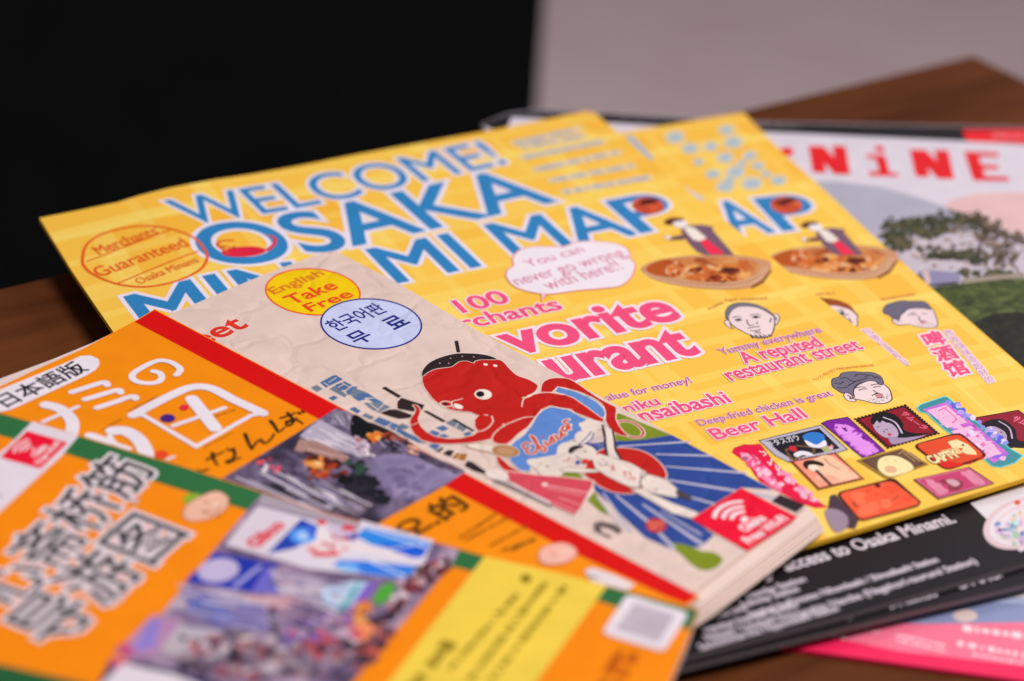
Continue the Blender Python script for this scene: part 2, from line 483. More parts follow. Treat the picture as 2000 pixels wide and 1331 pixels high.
tc_ = P((1900, 105)); a1 = math.radians(35.13 + 180); a2 = math.radians(-50.5)
tab = bpy.data.objects.new('table', None); COL.objects.link(tab); tab.location = (tc_.x, tc_.y, 0); tab.rotation_euler = (0, 0, math.radians(35.13))
tag(tab, 'dark brown wooden table carrying the brochures', 'table')
bm = bmesh.new()
sk = math.tan(math.radians(90 - 85.6))
prism(bm, [(0, 0), (-14, 0), (-14 + 10 * sk, -10), (10 * sk, -10)], -.32, 0, .02)
WM = wood_mat()
simple_obj('tabletop', bm, [WM], tab)
for lx, ly in ((-.9, -.9), (-13.1, -.9), (-.4, -9.2), (-12.4, -9.2)):
    bm = bmesh.new(); prism(bm, [(lx - .3, ly - .3), (lx + .3, ly - .3), (lx + .3, ly + .3), (lx - .3, ly + .3)], -7.2, -.322)
    simple_obj('leg', bm, [WM], tab)

WHITE = '#E2D9DF'; EDGE = ink('#DDD0CC', 'matte')

# ---------------------------------------------------------------- pink leaflet, bottom right
S = Sheet('leaflet', .015, (1528, 1262), 20, 'pink and blue leaflet lying on the table under the black ones, bottom right', 'leaflet')
pts = [(1524, 1264), (1700, 1180), (2150, 1000), (2250, 1364), (2080, 1341)]
S.paper('sheet', pts, ink('#F0255A'), .012, ink('#D31445', 'matte'))
p = S.pr('printed_panel')
p.poly([(1600, 1240), (1760, 1180), (2150, 1100), (2250, 1325), (2000, 1300), (1760, 1273)], '#F4738F')
p.poly([(1655, 1217), (1900, 1120), (2150, 1030), (2200, 1200), (2000, 1216), (1800, 1219)], '#8791B8')
p.poly([(1890, 1175), (2000, 1120), (2200, 1050), (2200, 1175), (2000, 1180)], '#A9B4D2')
p.ell((1885, 1203), 24, 12, '#D8C2BE')
p.poly([(1930, 1160), (2010, 1130), (2100, 1100), (2100, 1150), (2000, 1168)], '#DAD2D8')
p.done()
p = S.pr('lettering', True)
for i, (a, b, wd) in enumerate([((1620, 1238), (1655, 1247), 20), ((1690, 1230), (1715, 1234), 14), ((1880, 1227), (2060, 1250), 20), ((1750, 1240), (1850, 1262), 9), ((1750, 1250), (1850, 1273), 9), ((1870, 1256), (2050, 1290), 17), ((1900, 1278), (2050, 1306), 9)]):
    p.bars(a, b, wd, '#F6D5DC', seed=i, gap=.3)
p.done()

# ---------------------------------------------------------------- black leaflets, right
def black_leaflet(z, pts, label):
    S = Sheet('leaflet', z, pts[0], 29, label, 'leaflet', 'black leaflets under the yellow maps')
    S.paper('sheet', pts, ink('#1C161A'), .015, ink('#6E666C', 'matte'))
    return S
S = black_leaflet(.062, [(1315, 1309), (1528, 1256), (2000, 1142), (2300, 1060), (2100, 860), (1150, 1130)], 'lower black leaflet with bold white Japanese lettering, its edge showing below the other black one')
p = S.pr('lettering', True)
p.bars((1650, 1207), (1722, 1180), 22, '#C9BEC8', seed=11, gap=.3)
p.done(); p = S.pr('lettering')
p.text('御堂筋・なんば', (1735, 1188), (1960, 1126), (1729, 1164), '#DDD3DC', ref='御', bold=.03)
p.done(); p = S.pr('lettering')
p.text('2022', (1950, 1100), (2030, 1078), (1946, 1086), '#B9AEB8', ref='0', bold=.02)
p.done()
S = black_leaflet(.082, [(1335, 1284), (1640, 1205), (2000, 1101), (2300, 1010), (2100, 800), (1150, 1050)], 'upper black leaflet with the white access notice, lying on the other black one')
p = S.pr('lettering', True)
LW = '#DDD2DC'
p.text('Easy', (1395, 1163), (1523, 1120), (1386, 1142), LW, bold=.05)
p.done(); p = S.pr('lettering')
p.text('access to Osaka Minami.', (1538, 1116), (1868, 1020), (1757, 1029), LW, ref='M', bold=.03)
p.done()
small = '#D2C6D0'
def sl(a, b, t, h=11):
    p = S.pr('lettering'); p.text(t, a, b, (a[0] - h * .5, a[1] - h), small, ref='N', bold=.04); p.done()
sl((1462, 1170), (1576, 1135), 'Namba Station')
sl((1452, 1187), (1563, 1154), 'Subway Station', 11)
sl((1466, 1206), (1545, 1183), 'Nagahori line')
sl((1545, 1182), (1835, 1097), 'Kintetsu Nihombashi / Shinsaibashi Station')
sl((1552, 1208), (1910, 1100), 'Hanshin Namba (Nagahori-tsurumi Station)', 12)
sl((1375, 1215), (1460, 1190), 'Namba Line')
sl((1380, 1236), (1560, 1186), 'Nankai Namba Station')
sl((1382, 1252), (1545, 1206), 'Midosuji / Yotsubashi line')
sl((1370, 1270), (1640, 1192), 'Sennichimae line Nippombashi Station')
p = S.pr('picture')
p.poly([(1895, 983), (2100, 910), (2180, 1010), (1992, 1078)], '#DCD5DC')
for i, (r, c) in enumerate([(78, '#D9BEC4'), (66, '#DDD5DC'), (55, '#DFC6CC'), (45, '#DDD5DC'), (35, '#E1CBD0')]):
    p.ell((1996, 1022), r, r * .62, c, -18)
p.ell((1987, 982), 6, 5, '#D8604A')
p.blobs(40, [(1935, 1030), (1975, 1012), (2040, 1040), (1985, 1068)], ['#7C8FC0', '#8FC6C2', '#C9A2CC', '#B9B8DC', '#A4BFA0', '#5C67A8'], (3, 8), 5, 1.2)
p.blobs(14, [(1950, 1018), (1975, 1000), (2040, 1000), (2000, 1030)], ['#8FC6A2', '#C9B24C', '#B9D8DC', '#E4CEC6'], (3, 7), 6, 1.2)
p.done()

# ---------------------------------------------------------------- magazine at the back right
S = Sheet('magazine', .07, (985, 230), 4, 'white magazine with red title letters and a park photograph, under the yellow maps', 'magazine')
top = [(938, 243), (990, 222), (1045, 214), (1250, 224), (1480, 238), (1800, 245), (2100, 249)]
S.paper('cover', top + [(2400, 900), (2100, 900), (1500, 900), (1100, 400)], ink('#D6CDD8'), .06, ink('#3A3338', 'matte'))
p = S.pr('header_band', True)
p.poly([(937, 244), (990, 223), (1045, 215), (1250, 225), (1480, 239), (1800, 246), (2100, 250), (2100, 288), (1880, 276), (1488, 258), (1150, 238), (1000, 229), (985, 262)], '#211D20')
for i, (a, b) in enumerate([((1035, 221), (1180, 226)), ((1200, 228), (1370, 234)), ((1480, 243), (1560, 248)), ((1390, 236), (1470, 242))]):
    p.bars(a, b, 10, '#8F858D', seed=i + 3, gap=.4)
p.done()
p = S.pr('header_block', True)
p.poly([(1880, 254), (2100, 252), (2100, 285), (1888, 277)], '#E3202C')
p.bars((1938, 265), (2020, 268), 10, '#EBA6A8', seed=3)
p.done()
p = S.pr('title_lettering')
RD = '#E01E26'
def n_(a, b, c, d, t):   # slab N: bottom-left, bottom-right, top-right, top-left
    p.poly([a, (a[0] + t, a[1] + 1), (d[0] + t, d[1] + 1), d], RD)
    p.poly([(b[0] - t, b[1] - 1), b, c, (c[0] - t, c[1] - 1)], RD)
    p.poly([d, (d[0] + t * 1.15, d[1] + 1), b, (b[0] - t * 1.15, b[1])], RD)
n_(*Z3((968, 392), (1150, 402), (1128, 264), (946, 262)), 26)
n_(*Z3((1470, 412), (1658, 424), (1628, 285), (1440, 280)), 27)
p.poly(Z3((1705, 290), (1772, 297), (1814, 429), (1748, 424)), RD)
for a, b in ((290, 1870), (352, 1870), (408, 1920)):
    p.poly(Z3((1712 + (a - 290) * .3, a), (b, a + 6), (b + 6, a + 26), (1720 + (a - 290) * .3, a + 24)), RD)
p.poly(Z3((1270, 262), (1312, 266), (1318, 294), (1276, 290)), RD)
p.poly(Z3((1228, 304), (1320, 308), (1345, 402), (1295, 400), (1275, 326), (1232, 322)), RD)
p.poly(Z3((1240, 386), (1385, 396), (1385, 412), (1245, 408)), RD)
p.ell(*Z3((838, 292)), 15, 9, RD)
p.done()
p = S.pr('park_photograph', True)
p.poly(Z3((900, 432), (1100, 438), (1300, 462), (1500, 520), (1650, 575), (1850, 620), (2300, 700), (2300, 1000), (1450, 1000), (1250, 760)), '#ABA9BA')
p.poly(Z3((1605, 560), (1650, 522), (1760, 497), (1900, 490), (2300, 500), (2300, 760), (1950, 690), (1800, 630)), '#DDB7B5', sm=False)
p.poly(Z3((1350, 720), (1450, 680), (1700, 660), (1850, 640), (2000, 720), (2300, 800), (2300, 1000), (1480, 960)), '#C2B7C2')
def canopy(line, rad, n, cols, seed, r=(3, 8)):
    rd = random.Random(seed); L = smooth_path(Z3(*line)); 
    for k in range(n):
        a = L[rd.randrange(len(L))]; x, y = a[0] + rd.gauss(0, rad), a[1] + rd.gauss(0, rad * .5)
        p.blobs(1, [(x, y), (x + 1, y), (x + 1, y + 1), (x, y + 1)], cols, r, rd.random(), 1.5)
        p.s.layer -= 4
p.blobs(60, Z3((1400, 690), (1850, 690), (1950, 880), (1480, 860)), ['#C9B6B6', '#CFC4CA', '#A89086', '#8E786C'], (3, 7), 26, 2)
BRN = '#5C4A40'
for pts_ in ([(1995, 930), (1960, 860), (1900, 790), (1850, 720), (1780, 660)], [(1960, 860), (1900, 830), (1820, 800), (1740, 790)], [(1900, 790), (1950, 720), (2000, 690)], [(1995, 930), (1900, 890), (1820, 870), (1740, 880)],
             [(1850, 720), (1760, 700), (1700, 690)], [(1900, 790), (1830, 740), (1770, 740)], [(1940, 840), (1980, 780), (2040, 740)], [(1860, 880), (1800, 850), (1760, 850)], [(1820, 800), (1780, 770), (1720, 750)]):
    p.stroke(Z3(*pts_), BRN, 5, sm=True, w2=1.6)
GRN = ['#353B28', '#454A34', '#565640', '#3A3526', '#62593F']
canopy([(1370, 760), (1365, 700), (1400, 640), (1500, 640), (1600, 625), (1700, 615), (1800, 630)], 11, 240, GRN, 1)
canopy([(1420, 690), (1550, 670), (1700, 660), (1850, 690)], 12, 90, GRN + ['#7A6654'], 11, (2, 5))
canopy([(1500, 760), (1650, 770), (1800, 780), (1900, 830)], 12, 70, ['#5A4A3C', '#6E5A4A', '#4A4632', '#565640'], 12, (2, 5))
canopy([(1360, 720), (1400, 740), (1440, 750)], 6, 30, GRN, 2)
canopy([(1500, 680), (1560, 690), (1600, 670)], 6, 30, GRN, 3)
canopy([(1550, 790), (1650, 790), (1720, 800), (1790, 820)], 7, 60, GRN, 4)
canopy([(1700, 880), (1800, 890), (1900, 880), (1950, 900)], 6, 50, GRN, 5)
canopy([(1800, 630), (1880, 680), (1950, 700), (2050, 720)], 10, 60, ['#5A4A3C', '#6E5A4A', '#4A4632', '#7A6A58'], 6, (2.5, 6))
canopy([(1820, 700), (1880, 760), (1950, 800)], 14, 50, ['#6E5A4C', '#8A7466', '#5A4A3E'], 7, (2, 5))
p.poly(Z3((1480, 880), (1510, 866), (1680, 880), (1690, 925), (1530, 940)), '#8D88A8')
p.poly(Z3((1500, 872), (1530, 868), (1545, 935), (1520, 938)), '#D2B8B4')
p.poly(Z3((1700, 910), (1990, 880), (1995, 925), (1700, 935)), '#9A8C80')
hill = photo('hedge_photo', ['#1C2014', '#39421F', '#4E5A2C', '#6C6E3E'], (22, 22, 22))
p.poly(Z3((1500, 965), (1600, 945), (1750, 930), (1900, 912), (2300, 905), (2300, 1500), (1990, 1420)), hill)
p.poly(Z3((1700, 1150), (1850, 1080), (2300, 1060), (2300, 1500), (1990, 1450)), photo('grass_shade_photo', ['#121310', '#1E1F18', '#33331F'], (22, 22, 22)))
p.done()

# ---------------------------------------------------------------- the two yellow maps
BL, BW = '#2E80BB', '#E7DDE9'
PK, PW = '#EF4D7C', '#F0DDE6'
FOOD = ['#B5491C', '#8E2E14', '#D47A35', '#5A1C10']
def plate(p, dx=0, dy=0, seed=1):
    def e(*a): return [(x + dx, y + dy) for x, y in E(*a)]
    p.poly(e((175, 560), (190, 530), (260, 500), (380, 475), (560, 462), (750, 460), (900, 475), (1000, 500), (1020, 530), (1010, 560), (960, 620), (900, 665), (800, 682), (650, 682), (500, 670), (350, 645), (240, 610)), '#C8906A', sm=True)
    p.poly(e((880, 672), (960, 625), (1020, 550), (1022, 565), (970, 640), (900, 676)), '#7A3E22')
    for k in range(3):
        p.stroke(e(*[(200 + 10 * k, 575 - 4 * k), (350, 632 - 9 * k), (600, 664 - 10 * k), (800, 662 - 11 * k), (930, 620 - 12 * k), (990 - 8 * k, 540)]), ['#E0BFA2', '#A86A48', '#DDB18E'][k], 3, sm=True)
    p.poly(e((205, 550), (260, 510), (400, 485), (600, 478), (780, 478), (900, 500), (940, 540), (890, 600), (780, 632), (600, 640), (420, 615), (260, 590)), photo('fried_food_photo', ['#7E3414', '#B5602C', '#D08848', '#E6B27A'], (16, 16, 16)), sm=True)
    p.poly(e((205, 550), (260, 510), (350, 495), (350, 590), (260, 588)), '#B3531C', sm=True)
    p.blobs(26, e((350, 500), (450, 495), (430, 600), (340, 580)), ['#D4702C', '#E0A070', '#B04A18', '#E2B48C'], (3, 8), seed, 1.3)
    p.blobs(70, e((440, 540), (860, 520), (860, 610), (480, 620)), ['#DC8238', '#CC6A28', '#E8A45C', '#C4622C', '#E2B080'], (4, 10), seed + 1, 2)
    for c, a, b in (((520, 562), 15, 6), ((745, 562), 24, 8), ((560, 498), 14, 3)):
        p.poly([(q[0], q[1]) for q in e(*[(c[0] + a * 3.3 * r_ * math.cos(t), c[1] + b * 3.3 * r_ * math.sin(t)) for t, r_ in ((k * .7, (1, .7, 1.1, .8, 1.05, .65, .95, .8, 1)[k]) for k in range(9))])], '#6A2414')
        p.blobs(5, e((c[0] - a * 2, c[1] - b * 2), (c[0] + a * 2, c[1] - b * 2), (c[0] + a * 2, c[1] + b), (c[0] - a * 2, c[1] + b)), ['#8E3A20', '#A84E26', '#4A1610'], (3, 7), c[0], 2)
    p.blobs(16, e((600, 590), (800, 600), (760, 630), (600, 630)), ['#6A2412', '#A03C16', '#E08A40'], (3, 7), seed + 2, 2)
def waiter(p, dx=0, dy=0, sc=1.0):
    def e(*a): return [(1345 + (x - 1345) * sc + dx, 480 + (y - 480) * sc + dy) for x, y in E(*a)]
    p.poly(e((430, 300), (470, 270), (560, 262), (640, 275), (640, 300), (780, 460), (600, 462), (540, 440), (480, 380)), '#77566A')
    p.poly(e((430, 330), (350, 350), (350, 362), (450, 360), (480, 330)), '#6A4A58')
    p.poly(e((320, 340), (350, 330), (372, 352), (345, 362)), '#EADBDD')
    p.poly(e((450, 290), (480, 275), (520, 285), (600, 350), (555, 372), (510, 360)), '#EBDFD2')
    p.poly(e((555, 368), (600, 358), (720, 455), (620, 455)), '#EE2B4C')
    p.ell(e((425, 252))[0], 15, 9, '#F0E3E6', 15)
    p.poly(e((325, 240), (370, 218), (440, 222), (450, 235), (390, 245), (370, 265), (335, 258)), '#5E2A24', sm=True)
def p_food(p, c):
    p.ell(c, 31, 17, photo('pizza_photo', ['#6A1A10', '#B4381C', '#D8582C', '#E27A3C'], (14, 14, 14)), 4)
    p.poly([(c[0] - 22, c[1] - 4), (c[0] - 4, c[1] - 13), (c[0] + 20, c[1] - 12), (c[0] + 8, c[1] - 4), (c[0] - 8, c[1] - 1)], '#4A1012', sm=True)

S = Sheet('city_map', .095, (1452, 220), 26, 'yellow folded city map with Chinese lettering, half covered by the other yellow map', 'map', 'yellow folded maps')
YG = yellow_grid()
y2 = [(1452, 220), (1530, 300), (1600, 362), (1700, 456), (1820.6, 564), (1993, 713), (2150, 850), (1800, 1000), (1640, 960), (1200, 600), (1050, 300), (1200, 262), (1330, 240)]
S.paper('sheet', y2, YG, .016, ink('#E3AE2A', 'matte'))
p = S.pr('title_lettering')
p.stroke(Z3((75, 222), (180, 325)), '#9DB3C8', 17, w2=12)
LB = '#A9BBC6'
for i, (x, y, r) in enumerate([(295, 220, 16), (370, 275, 14), (545, 185, 13), (470, 265, 12), (580, 245, 16), (540, 320, 14), (660, 310, 12), (480, 400, 12), (590, 390, 16), (700, 360, 11), (540, 460, 15), (670, 445, 17), (800, 430, 13), (410, 340, 9), (620, 350, 9), (740, 400, 9), (560, 430, 10)]):
    c = Z3((x, y))[0]
    p.ell(c, r * 1.35, r * .85, '#DCCBA6', n=12)
    p.poly([(c[0] - r * 1.1, c[1] + r * .2), (c[0] - r * .2, c[1] - r * .6), (c[0] + r * 1.1, c[1] - r * .3), (c[0] + r * .6, c[1] + r * .5), (c[0] - r * .4, c[1] + r * .6)], LB)
p.stroke(Z3((320, 460), (425, 520)), '#C6CBD6', 13)
p.text('A', (1436, 462), (1513, 453), (1390, 397), BL, ref='A', bold=.018, outline=BW, ow=.06)
p.done(); p = S.pr('title_lettering')
p.text('P', (1530, 451), (1622, 440), (1480, 388), BL, ref='P', bold=.018, outline=BW, ow=.06)
p.done()
p = S.pr('food_picture'); p_food(p, (1536, 401)); p.done(); p = S.pr('food_picture'); plate(p, 247, -19, 31); p.done()
p = S.pr('waiter_drawing', True); waiter(p, 262, 2, .9); p.done()
def outline_lines(p, lines, c, w):
    for l in lines: p.stroke(l, c, w, sm=len(l) > 2, cap=False)
p = S.pr('portrait_drawing', False)
# man with brown hair, cut by the upper map
p.poly(E((1250, 740), (1400, 745), (1500, 775), (1580, 850), (1580, 920), (1560, 925), (1480, 850), (1400, 800)), '#E9D2D2', line='#4A3440', lw=2)
p.poly(E((1335, 740), (1380, 745), (1450, 755), (1530, 790), (1560, 830), (1585, 862), (1530, 815), (1440, 790), (1380, 785)), '#9B4A1E', sm=True, line='#5A2A18', lw=1.5)
outline_lines(p, [E((1450, 820), (1490, 815)), E((1460, 840), (1500, 850), (1520, 845)), E((1520, 870), (1535, 890)), E((1530, 890), (1545, 905))], '#4A3440', 3)
p.ell(E((1480, 838))[0], 5, 4, '#4A5A78')
p.done()
p = S.pr('portrait_drawing', False)
def f3(*a): return Z3(*a)
LN = '#4A3A48'
p.poly(f3((1355, 1110), (1370, 1090), (1400, 1085), (1450, 1050), (1540, 1050), (1570, 1100), (1577, 1135), (1560, 1150), (1500, 1150), (1440, 1135), (1395, 1138), (1365, 1128)), '#E8D0D3', sm=True, line=LN, lw=2.2)
p.poly(f3((1312, 1060), (1325, 1040), (1350, 1030), (1400, 1018), (1440, 1020), (1500, 1020), (1530, 1035), (1545, 1060), (1530, 1060), (1490, 1055), (1430, 1060), (1400, 1085), (1385, 1110), (1360, 1105), (1340, 1090), (1315, 1080)), '#6B6478', sm=True, line=LN, lw=2)
outline_lines(p, [f3((1440, 1080), (1470, 1078)), f3((1430, 1090), (1450, 1086), (1480, 1090)), f3((1500, 1080), (1525, 1082)), f3((1490, 1095), (1485, 1110), (1500, 1115)), f3((1490, 1125), (1515, 1120), (1530, 1125)), f3((1370, 1100), (1390, 1110), (1380, 1122))], LN, 2.4)
p.ell(f3((1505, 1122))[0], 6, 3, '#C27A80')
for k in range(14): p.disc(f3((1480 + k * 6.5, 1132 + (k * 7) % 11))[0], 1.0, LN)
p.done()
p = S.pr('lettering', True)
p.column('啤酒馆', *Z3((1478, 1180), (1640, 1395), (1582, 1158)), PK, bold=.003, outline=PW, ow=.007)
p.done(); p = S.pr('lettering')
p.column('炸鸡块味道超好的', *Z3((1600, 1165), (1822, 1425), (1640, 1155)), '#C66AA0', bold=.0, outline=PW, ow=.0035)
p.done(); p = S.pr('lettering')
p.column('招牌料理店街', *Z3((1195, 1160), (1400, 1340), (1240, 1150)), '#C66AA0', bold=.0, outline=PW, ow=.0035)
p.done(); p = S.pr('small_print')
p.bars(*Z3((1300, 1012), (1470, 985)), 6, '#D97A4C', seed=2)
p.bars(*Z3((970, 988), (1080, 980)), 6, '#D97A4C', seed=3)
p.done()
p = S.pr('sign_stamp', False)
p.poly(D((1620, 265), (1960, 205), (2120, 330), (2120, 420), (1900, 450)), '#8E1B30', line='#3A0F18', lw=3)
p.poly(D((1730, 290), (1790, 265), (1870, 270), (1940, 330), (1960, 400), (2060, 410), (2060, 450), (1880, 440), (1860, 380), (1800, 330), (1735, 330)), '#1E1420', sm=True)
p.poly(D((1745, 320), (1800, 310), (1870, 345), (1885, 390), (1860, 425), (1800, 400), (1740, 350)), '#B79CB2', sm=True)
p.stroke(D((1830, 275), (1900, 320), (1920, 390)), '#C9B2C6', 3, sm=True)
p.text('サム', *D((1915, 270), (1996, 300), (1930, 235)), '#E8708C', ref='サ', bold=.03)
outline_lines(p, [D((1790, 330), (1805, 328)), D((1840, 345), (1855, 350))], '#3A2030', 3)
p.done()

# upper yellow map
def h1(l):
    return .026 * math.exp(-((l.x + 1.72) / .3)**2)
S = Sheet('city_map', .122, (1150, 218.5), 30.3, 'yellow folded city map with large blue English title, on top of the other yellow map', 'map', 'yellow folded maps', h=h1)
S.paper('sheet', [(77, 426), (228, 396), (315, 371.5), (420, 351), (525, 335), (700, 301.5), (985, 250), (1140, 218.5), (1160, 220), (1300, 337), (1400, 417), (1500, 497), (1602.8, 584), (1700, 660), (1836, 768), (2030, 925), (1680, 1033), (1560, 1068), (1200, 1000), (450, 960), (221, 648), (140, 529)], YG, .016, ink('#E3AE2A', 'matte'))
p = S.pr('title_lettering')
p.text('WELCOME!', (367, 442), (992, 319), (320, 393), BL, bold=.005, outline=BW, ow=.06)
p.done()
p = S.pr('title_lettering')
p.text('OSAKA', (428, 526), (1084, 393), (778, 376), BL, bold=.022, outline=BW, ow=.06)
p.done(); p = S.pr('title_lettering')
p.text('MINAMI', (297, 650), (938, 519), (719, 488), BL, bold=.022, outline=BW, ow=.06)
p.done(); p = S.pr('title_lettering')
p.text('MA', (1012, 504), (1246, 457), (953.6, 439), BL, ref='M', bold=.018, outline=BW, ow=.06)
p.done(); p = S.pr('title_lettering')
p.text('P', (1252, 455), (1349, 436), (1199, 391), BL, ref='P', bold=.018, outline=BW, ow=.06)
p.done()
p = S.pr('fish_drawing', True)
p.ell((476, 492), 44, 10, '#D8203E', -3)
p.stroke(Z1((1490, 825), (1530, 790), (1530, 755), (1490, 742)), '#D8323E', 9, sm=True, w2=5)
p.stroke(Z1((1300, 770), (1230, 775), (1215, 800), (1270, 840)), '#D8562E', 6, sm=True)
p.stroke(Z1((1255, 815), (1235, 800), (1290, 810)), '#D8562E', 4)
p.disc(Z1((1305, 808))[0], 3, '#3A3040')
p.done()
p = S.pr('round_stamp', True)
OR = '#E2581C'
c0 = (283, 501)
ring = Z1((460, 880), (480, 800), (560, 740), (700, 700), (830, 690), (960, 708), (1080, 755), (1140, 820), (1155, 870), (1120, 930), (1020, 985), (900, 1018), (780, 1030), (640, 1010), (520, 960), (470, 915))
rs = smooth_path(ring, True); p.stroke(rs + [rs[0]], OR, 6)
p.stroke(Z1((480, 890), (960, 708)), OR, 4); p.stroke(Z1((650, 1012), (1110, 830)), OR, 4)
p.text("Merchants'", *Z1((555, 850), (905, 728), (540, 800)), OR, ref='M', bold=.015)
p.text('Guaranteed', *Z1((560, 975), (1060, 800), (560, 910)), OR, ref='G', bold=.015)
p.text('Osaka Minami', *Z1((780, 1015), (1115, 890), (765, 980)), OR, ref='O', bold=.01)
p.done()
p = S.pr('small_print')
for i, (a, b) in enumerate([((620, 400), (1120, 290)), ((690, 430), (1150, 345)), ((690, 510), (1310, 385)), ((790, 605), (1430, 470)), ((910, 690), (1540, 575)), ((1010, 780), (1670, 665))]):
    pa, pb = T(a, b); p.stroke([pa, pb], '#E3CFA4', 19); p.bars(pa, pb, 17, '#A6B0C0', seed=i, gap=.06, mn=.3, mx=.8)
p.done()
p = S.pr('food_picture'); p_food(p, (1266, 402)); p.done(); p = S.pr('food_picture'); plate(p, 0, 0, 5); p.done()
p = S.pr('waiter_drawing', True); waiter(p); p.done()
p = S.pr('speech_bubble', True)
bub = Z2((1110, 1030), (1118, 990), (1150, 970), (1145, 930), (1180, 885), (1260, 862), (1350, 862), (1430, 862), (1500, 838), (1600, 832), (1720, 845), (1790, 880), (1805, 930), (1830, 965), (1810, 1030), (1750, 1080), (1650, 1095), (1500, 1108), (1350, 1128), (1230, 1112), (1150, 1080))
bs = smooth_path(bub, True, 4)
p.poly(Z2((1290, 1100), (1370, 1100), (1325, 1140), (1305, 1170), (1308, 1140)), '#EFE3EB', line='#E0707A', lw=2.5)
p.poly(bs, '#EFE3EB'); p.stroke(bs + [bs[0]], '#E88A90', 3)
p.text('You can', *Z2((1238, 978), (1555, 890), (1205, 940)), '#CE6A8C', ref='Y', bold=.0)
p.text('never go wrong', *Z2((1178, 1080), (1782, 912), (1160, 1046)), '#CE6A8C', ref='n', bold=.0)
p.text('with here!!', *Z2((1352, 1104), (1768, 985), (1320, 1072)), '#CE6A8C', ref='w', bold=.0)
p.done()
def T2(body, a, b, c, ref, bold=.09, ow=.09, col=PK):
    p = S.pr('headline_lettering' if bold > .07 else 'caption_lettering'); p.text(body, a, b, c, col, ref=ref, bold=bold, outline=PW, ow=ow); p.done()
S.layer = 50
T2('100', (905, 611), (998, 589), (872, 591), '1', .04, .07)
T2('rchants', (908, 643), (1100, 603), (1040, 590), 'h', .035, .06)
T2('vorite', (1008, 692), (1330, 621), (971, 659), 'v', .075, .10)
T2('urant', (1098, 745), (1365, 689), (1066, 707), 'u', .075, .10)
TH = '#BE4A90'
T2('alue for money!', (1188, 783), (1353, 747), (1345, 735.5), '!', .018, .045, TH)
T2('niku', (1226, 806), (1291, 790), (1258, 779), 'k', .035, .06)
T2('nsaibashi', (1259, 824), (1429, 785), (1336.6, 780), 'b', .035, .06)
T2('Deep-fried chicken is great', (1368, 832), (1628, 772), (1363, 820), 'D', .018, .045, TH)
T2('Beer Hall', (1400, 859), (1578, 815), (1384, 839), 'B', .035, .06)
T2('Yummy everywhere', (1411, 693), (1607, 648), (1404, 681), 'Y', .018, .045, TH)
T2('A reputed', (1457, 710), (1609, 676), (1591, 656), 'd', .035, .06)
T2('restaurant street', (1429, 744), (1687, 681), (1669, 665), 't', .035, .06)
p = S.pr('small_print')
p.text('ちょっと一杯のつもりで', *E((1310, 1275), (1450, 1205), (1303, 1255)), '#D9703C', ref='ち')
p.text('always great from restaurants', *E((1450, 1205), (1690, 1180), (1448, 1188)), '#D9703C', ref='l')
p.text('super steakhouse', *E((720, 760), (1000, 745), (718, 745)), '#D9703C', ref='t')
p.text('so yummy', *E((620, 815), (715, 772), (615, 800)), '#D9703C', ref='y')
p.done()
p = S.pr('portrait_drawing', False)
p.poly(E((715, 900), (725, 885), (745, 888), (760, 930), (775, 935), (765, 940), (735, 925)), '#E9D3D3', sm=True, line=LN, lw=2)
p.poly(E((1035, 850), (1060, 845), (1073, 870), (1060, 905), (1035, 915)), '#E9D3D3', sm=True, line=LN, lw=2)
p.poly(E((738, 830), (760, 795), (820, 780), (900, 780), (980, 810), (1030, 850), (1042, 900), (1030, 960), (1000, 992), (940, 1000), (890, 985), (820, 950), (765, 915), (742, 880)), '#E9D3D3', sm=True, line=LN, lw=2.6)
p.poly(E((725, 870), (722, 830), (740, 798), (780, 775), (850, 770), (930, 785), (1000, 820), (1035, 860), (1020, 850), (960, 815), (900, 798), (820, 795), (770, 815), (745, 850), (738, 885)), '#77707F', sm=True, line=LN, lw=1.6)
outline_lines(p, [E((765, 868), (800, 860), (825, 868)), E((880, 852), (920, 845), (955, 852)), E((780, 882), (805, 878), (830, 884)), E((890, 866), (920, 860), (950, 866)), E((860, 880), (868, 905), (880, 920), (905, 915)), E((930, 895), (925, 910)), E((865, 938), (900, 930), (945, 925)), E((880, 950), (910, 955), (950, 945)), E((1010, 900), (1020, 870)), E((1045, 860), (1055, 885))], LN, 2.6)
for x in (805, 920): p.ell(E((x, 882 if x < 850 else 864))[0], 6, 2.5, '#3A3040')
for k in range(15): p.stroke(E((885 + k * 9.5, 975 + (k % 3) * 6), (892 + k * 9.5, 998 + (k % 2) * 7 - max(0, k - 10) * 4)), LN, 2)
for k in range(6): p.disc(E((918 + k * 6, 960 + (k % 2) * 7))[0], 1.6, LN)
p.done()
p = S.pr('portrait_drawing', False)
def g6(*a): return Z6(*a)
p.poly(g6((1118, 330), (1130, 318), (1150, 322), (1165, 345), (1180, 358), (1165, 362), (1135, 355)), '#E9D3D3', sm=True, line=LN, lw=2)
p.poly(g6((1150, 345), (1170, 340), (1165, 310), (1190, 280), (1250, 258), (1300, 268), (1340, 300), (1353, 335), (1350, 355), (1320, 370), (1270, 370), (1220, 358), (1180, 350)), '#E9D3D3', sm=True, line=LN, lw=2.6)
p.poly(g6((1060, 268), (1065, 250), (1095, 240), (1110, 222), (1160, 215), (1210, 218), (1260, 220), (1300, 240), (1312, 272), (1296, 280), (1270, 262), (1230, 262), (1190, 275), (1170, 295), (1165, 330), (1150, 325), (1130, 318), (1110, 320), (1085, 305), (1065, 290)), '#6F687B', sm=True, line=LN, lw=2.2)
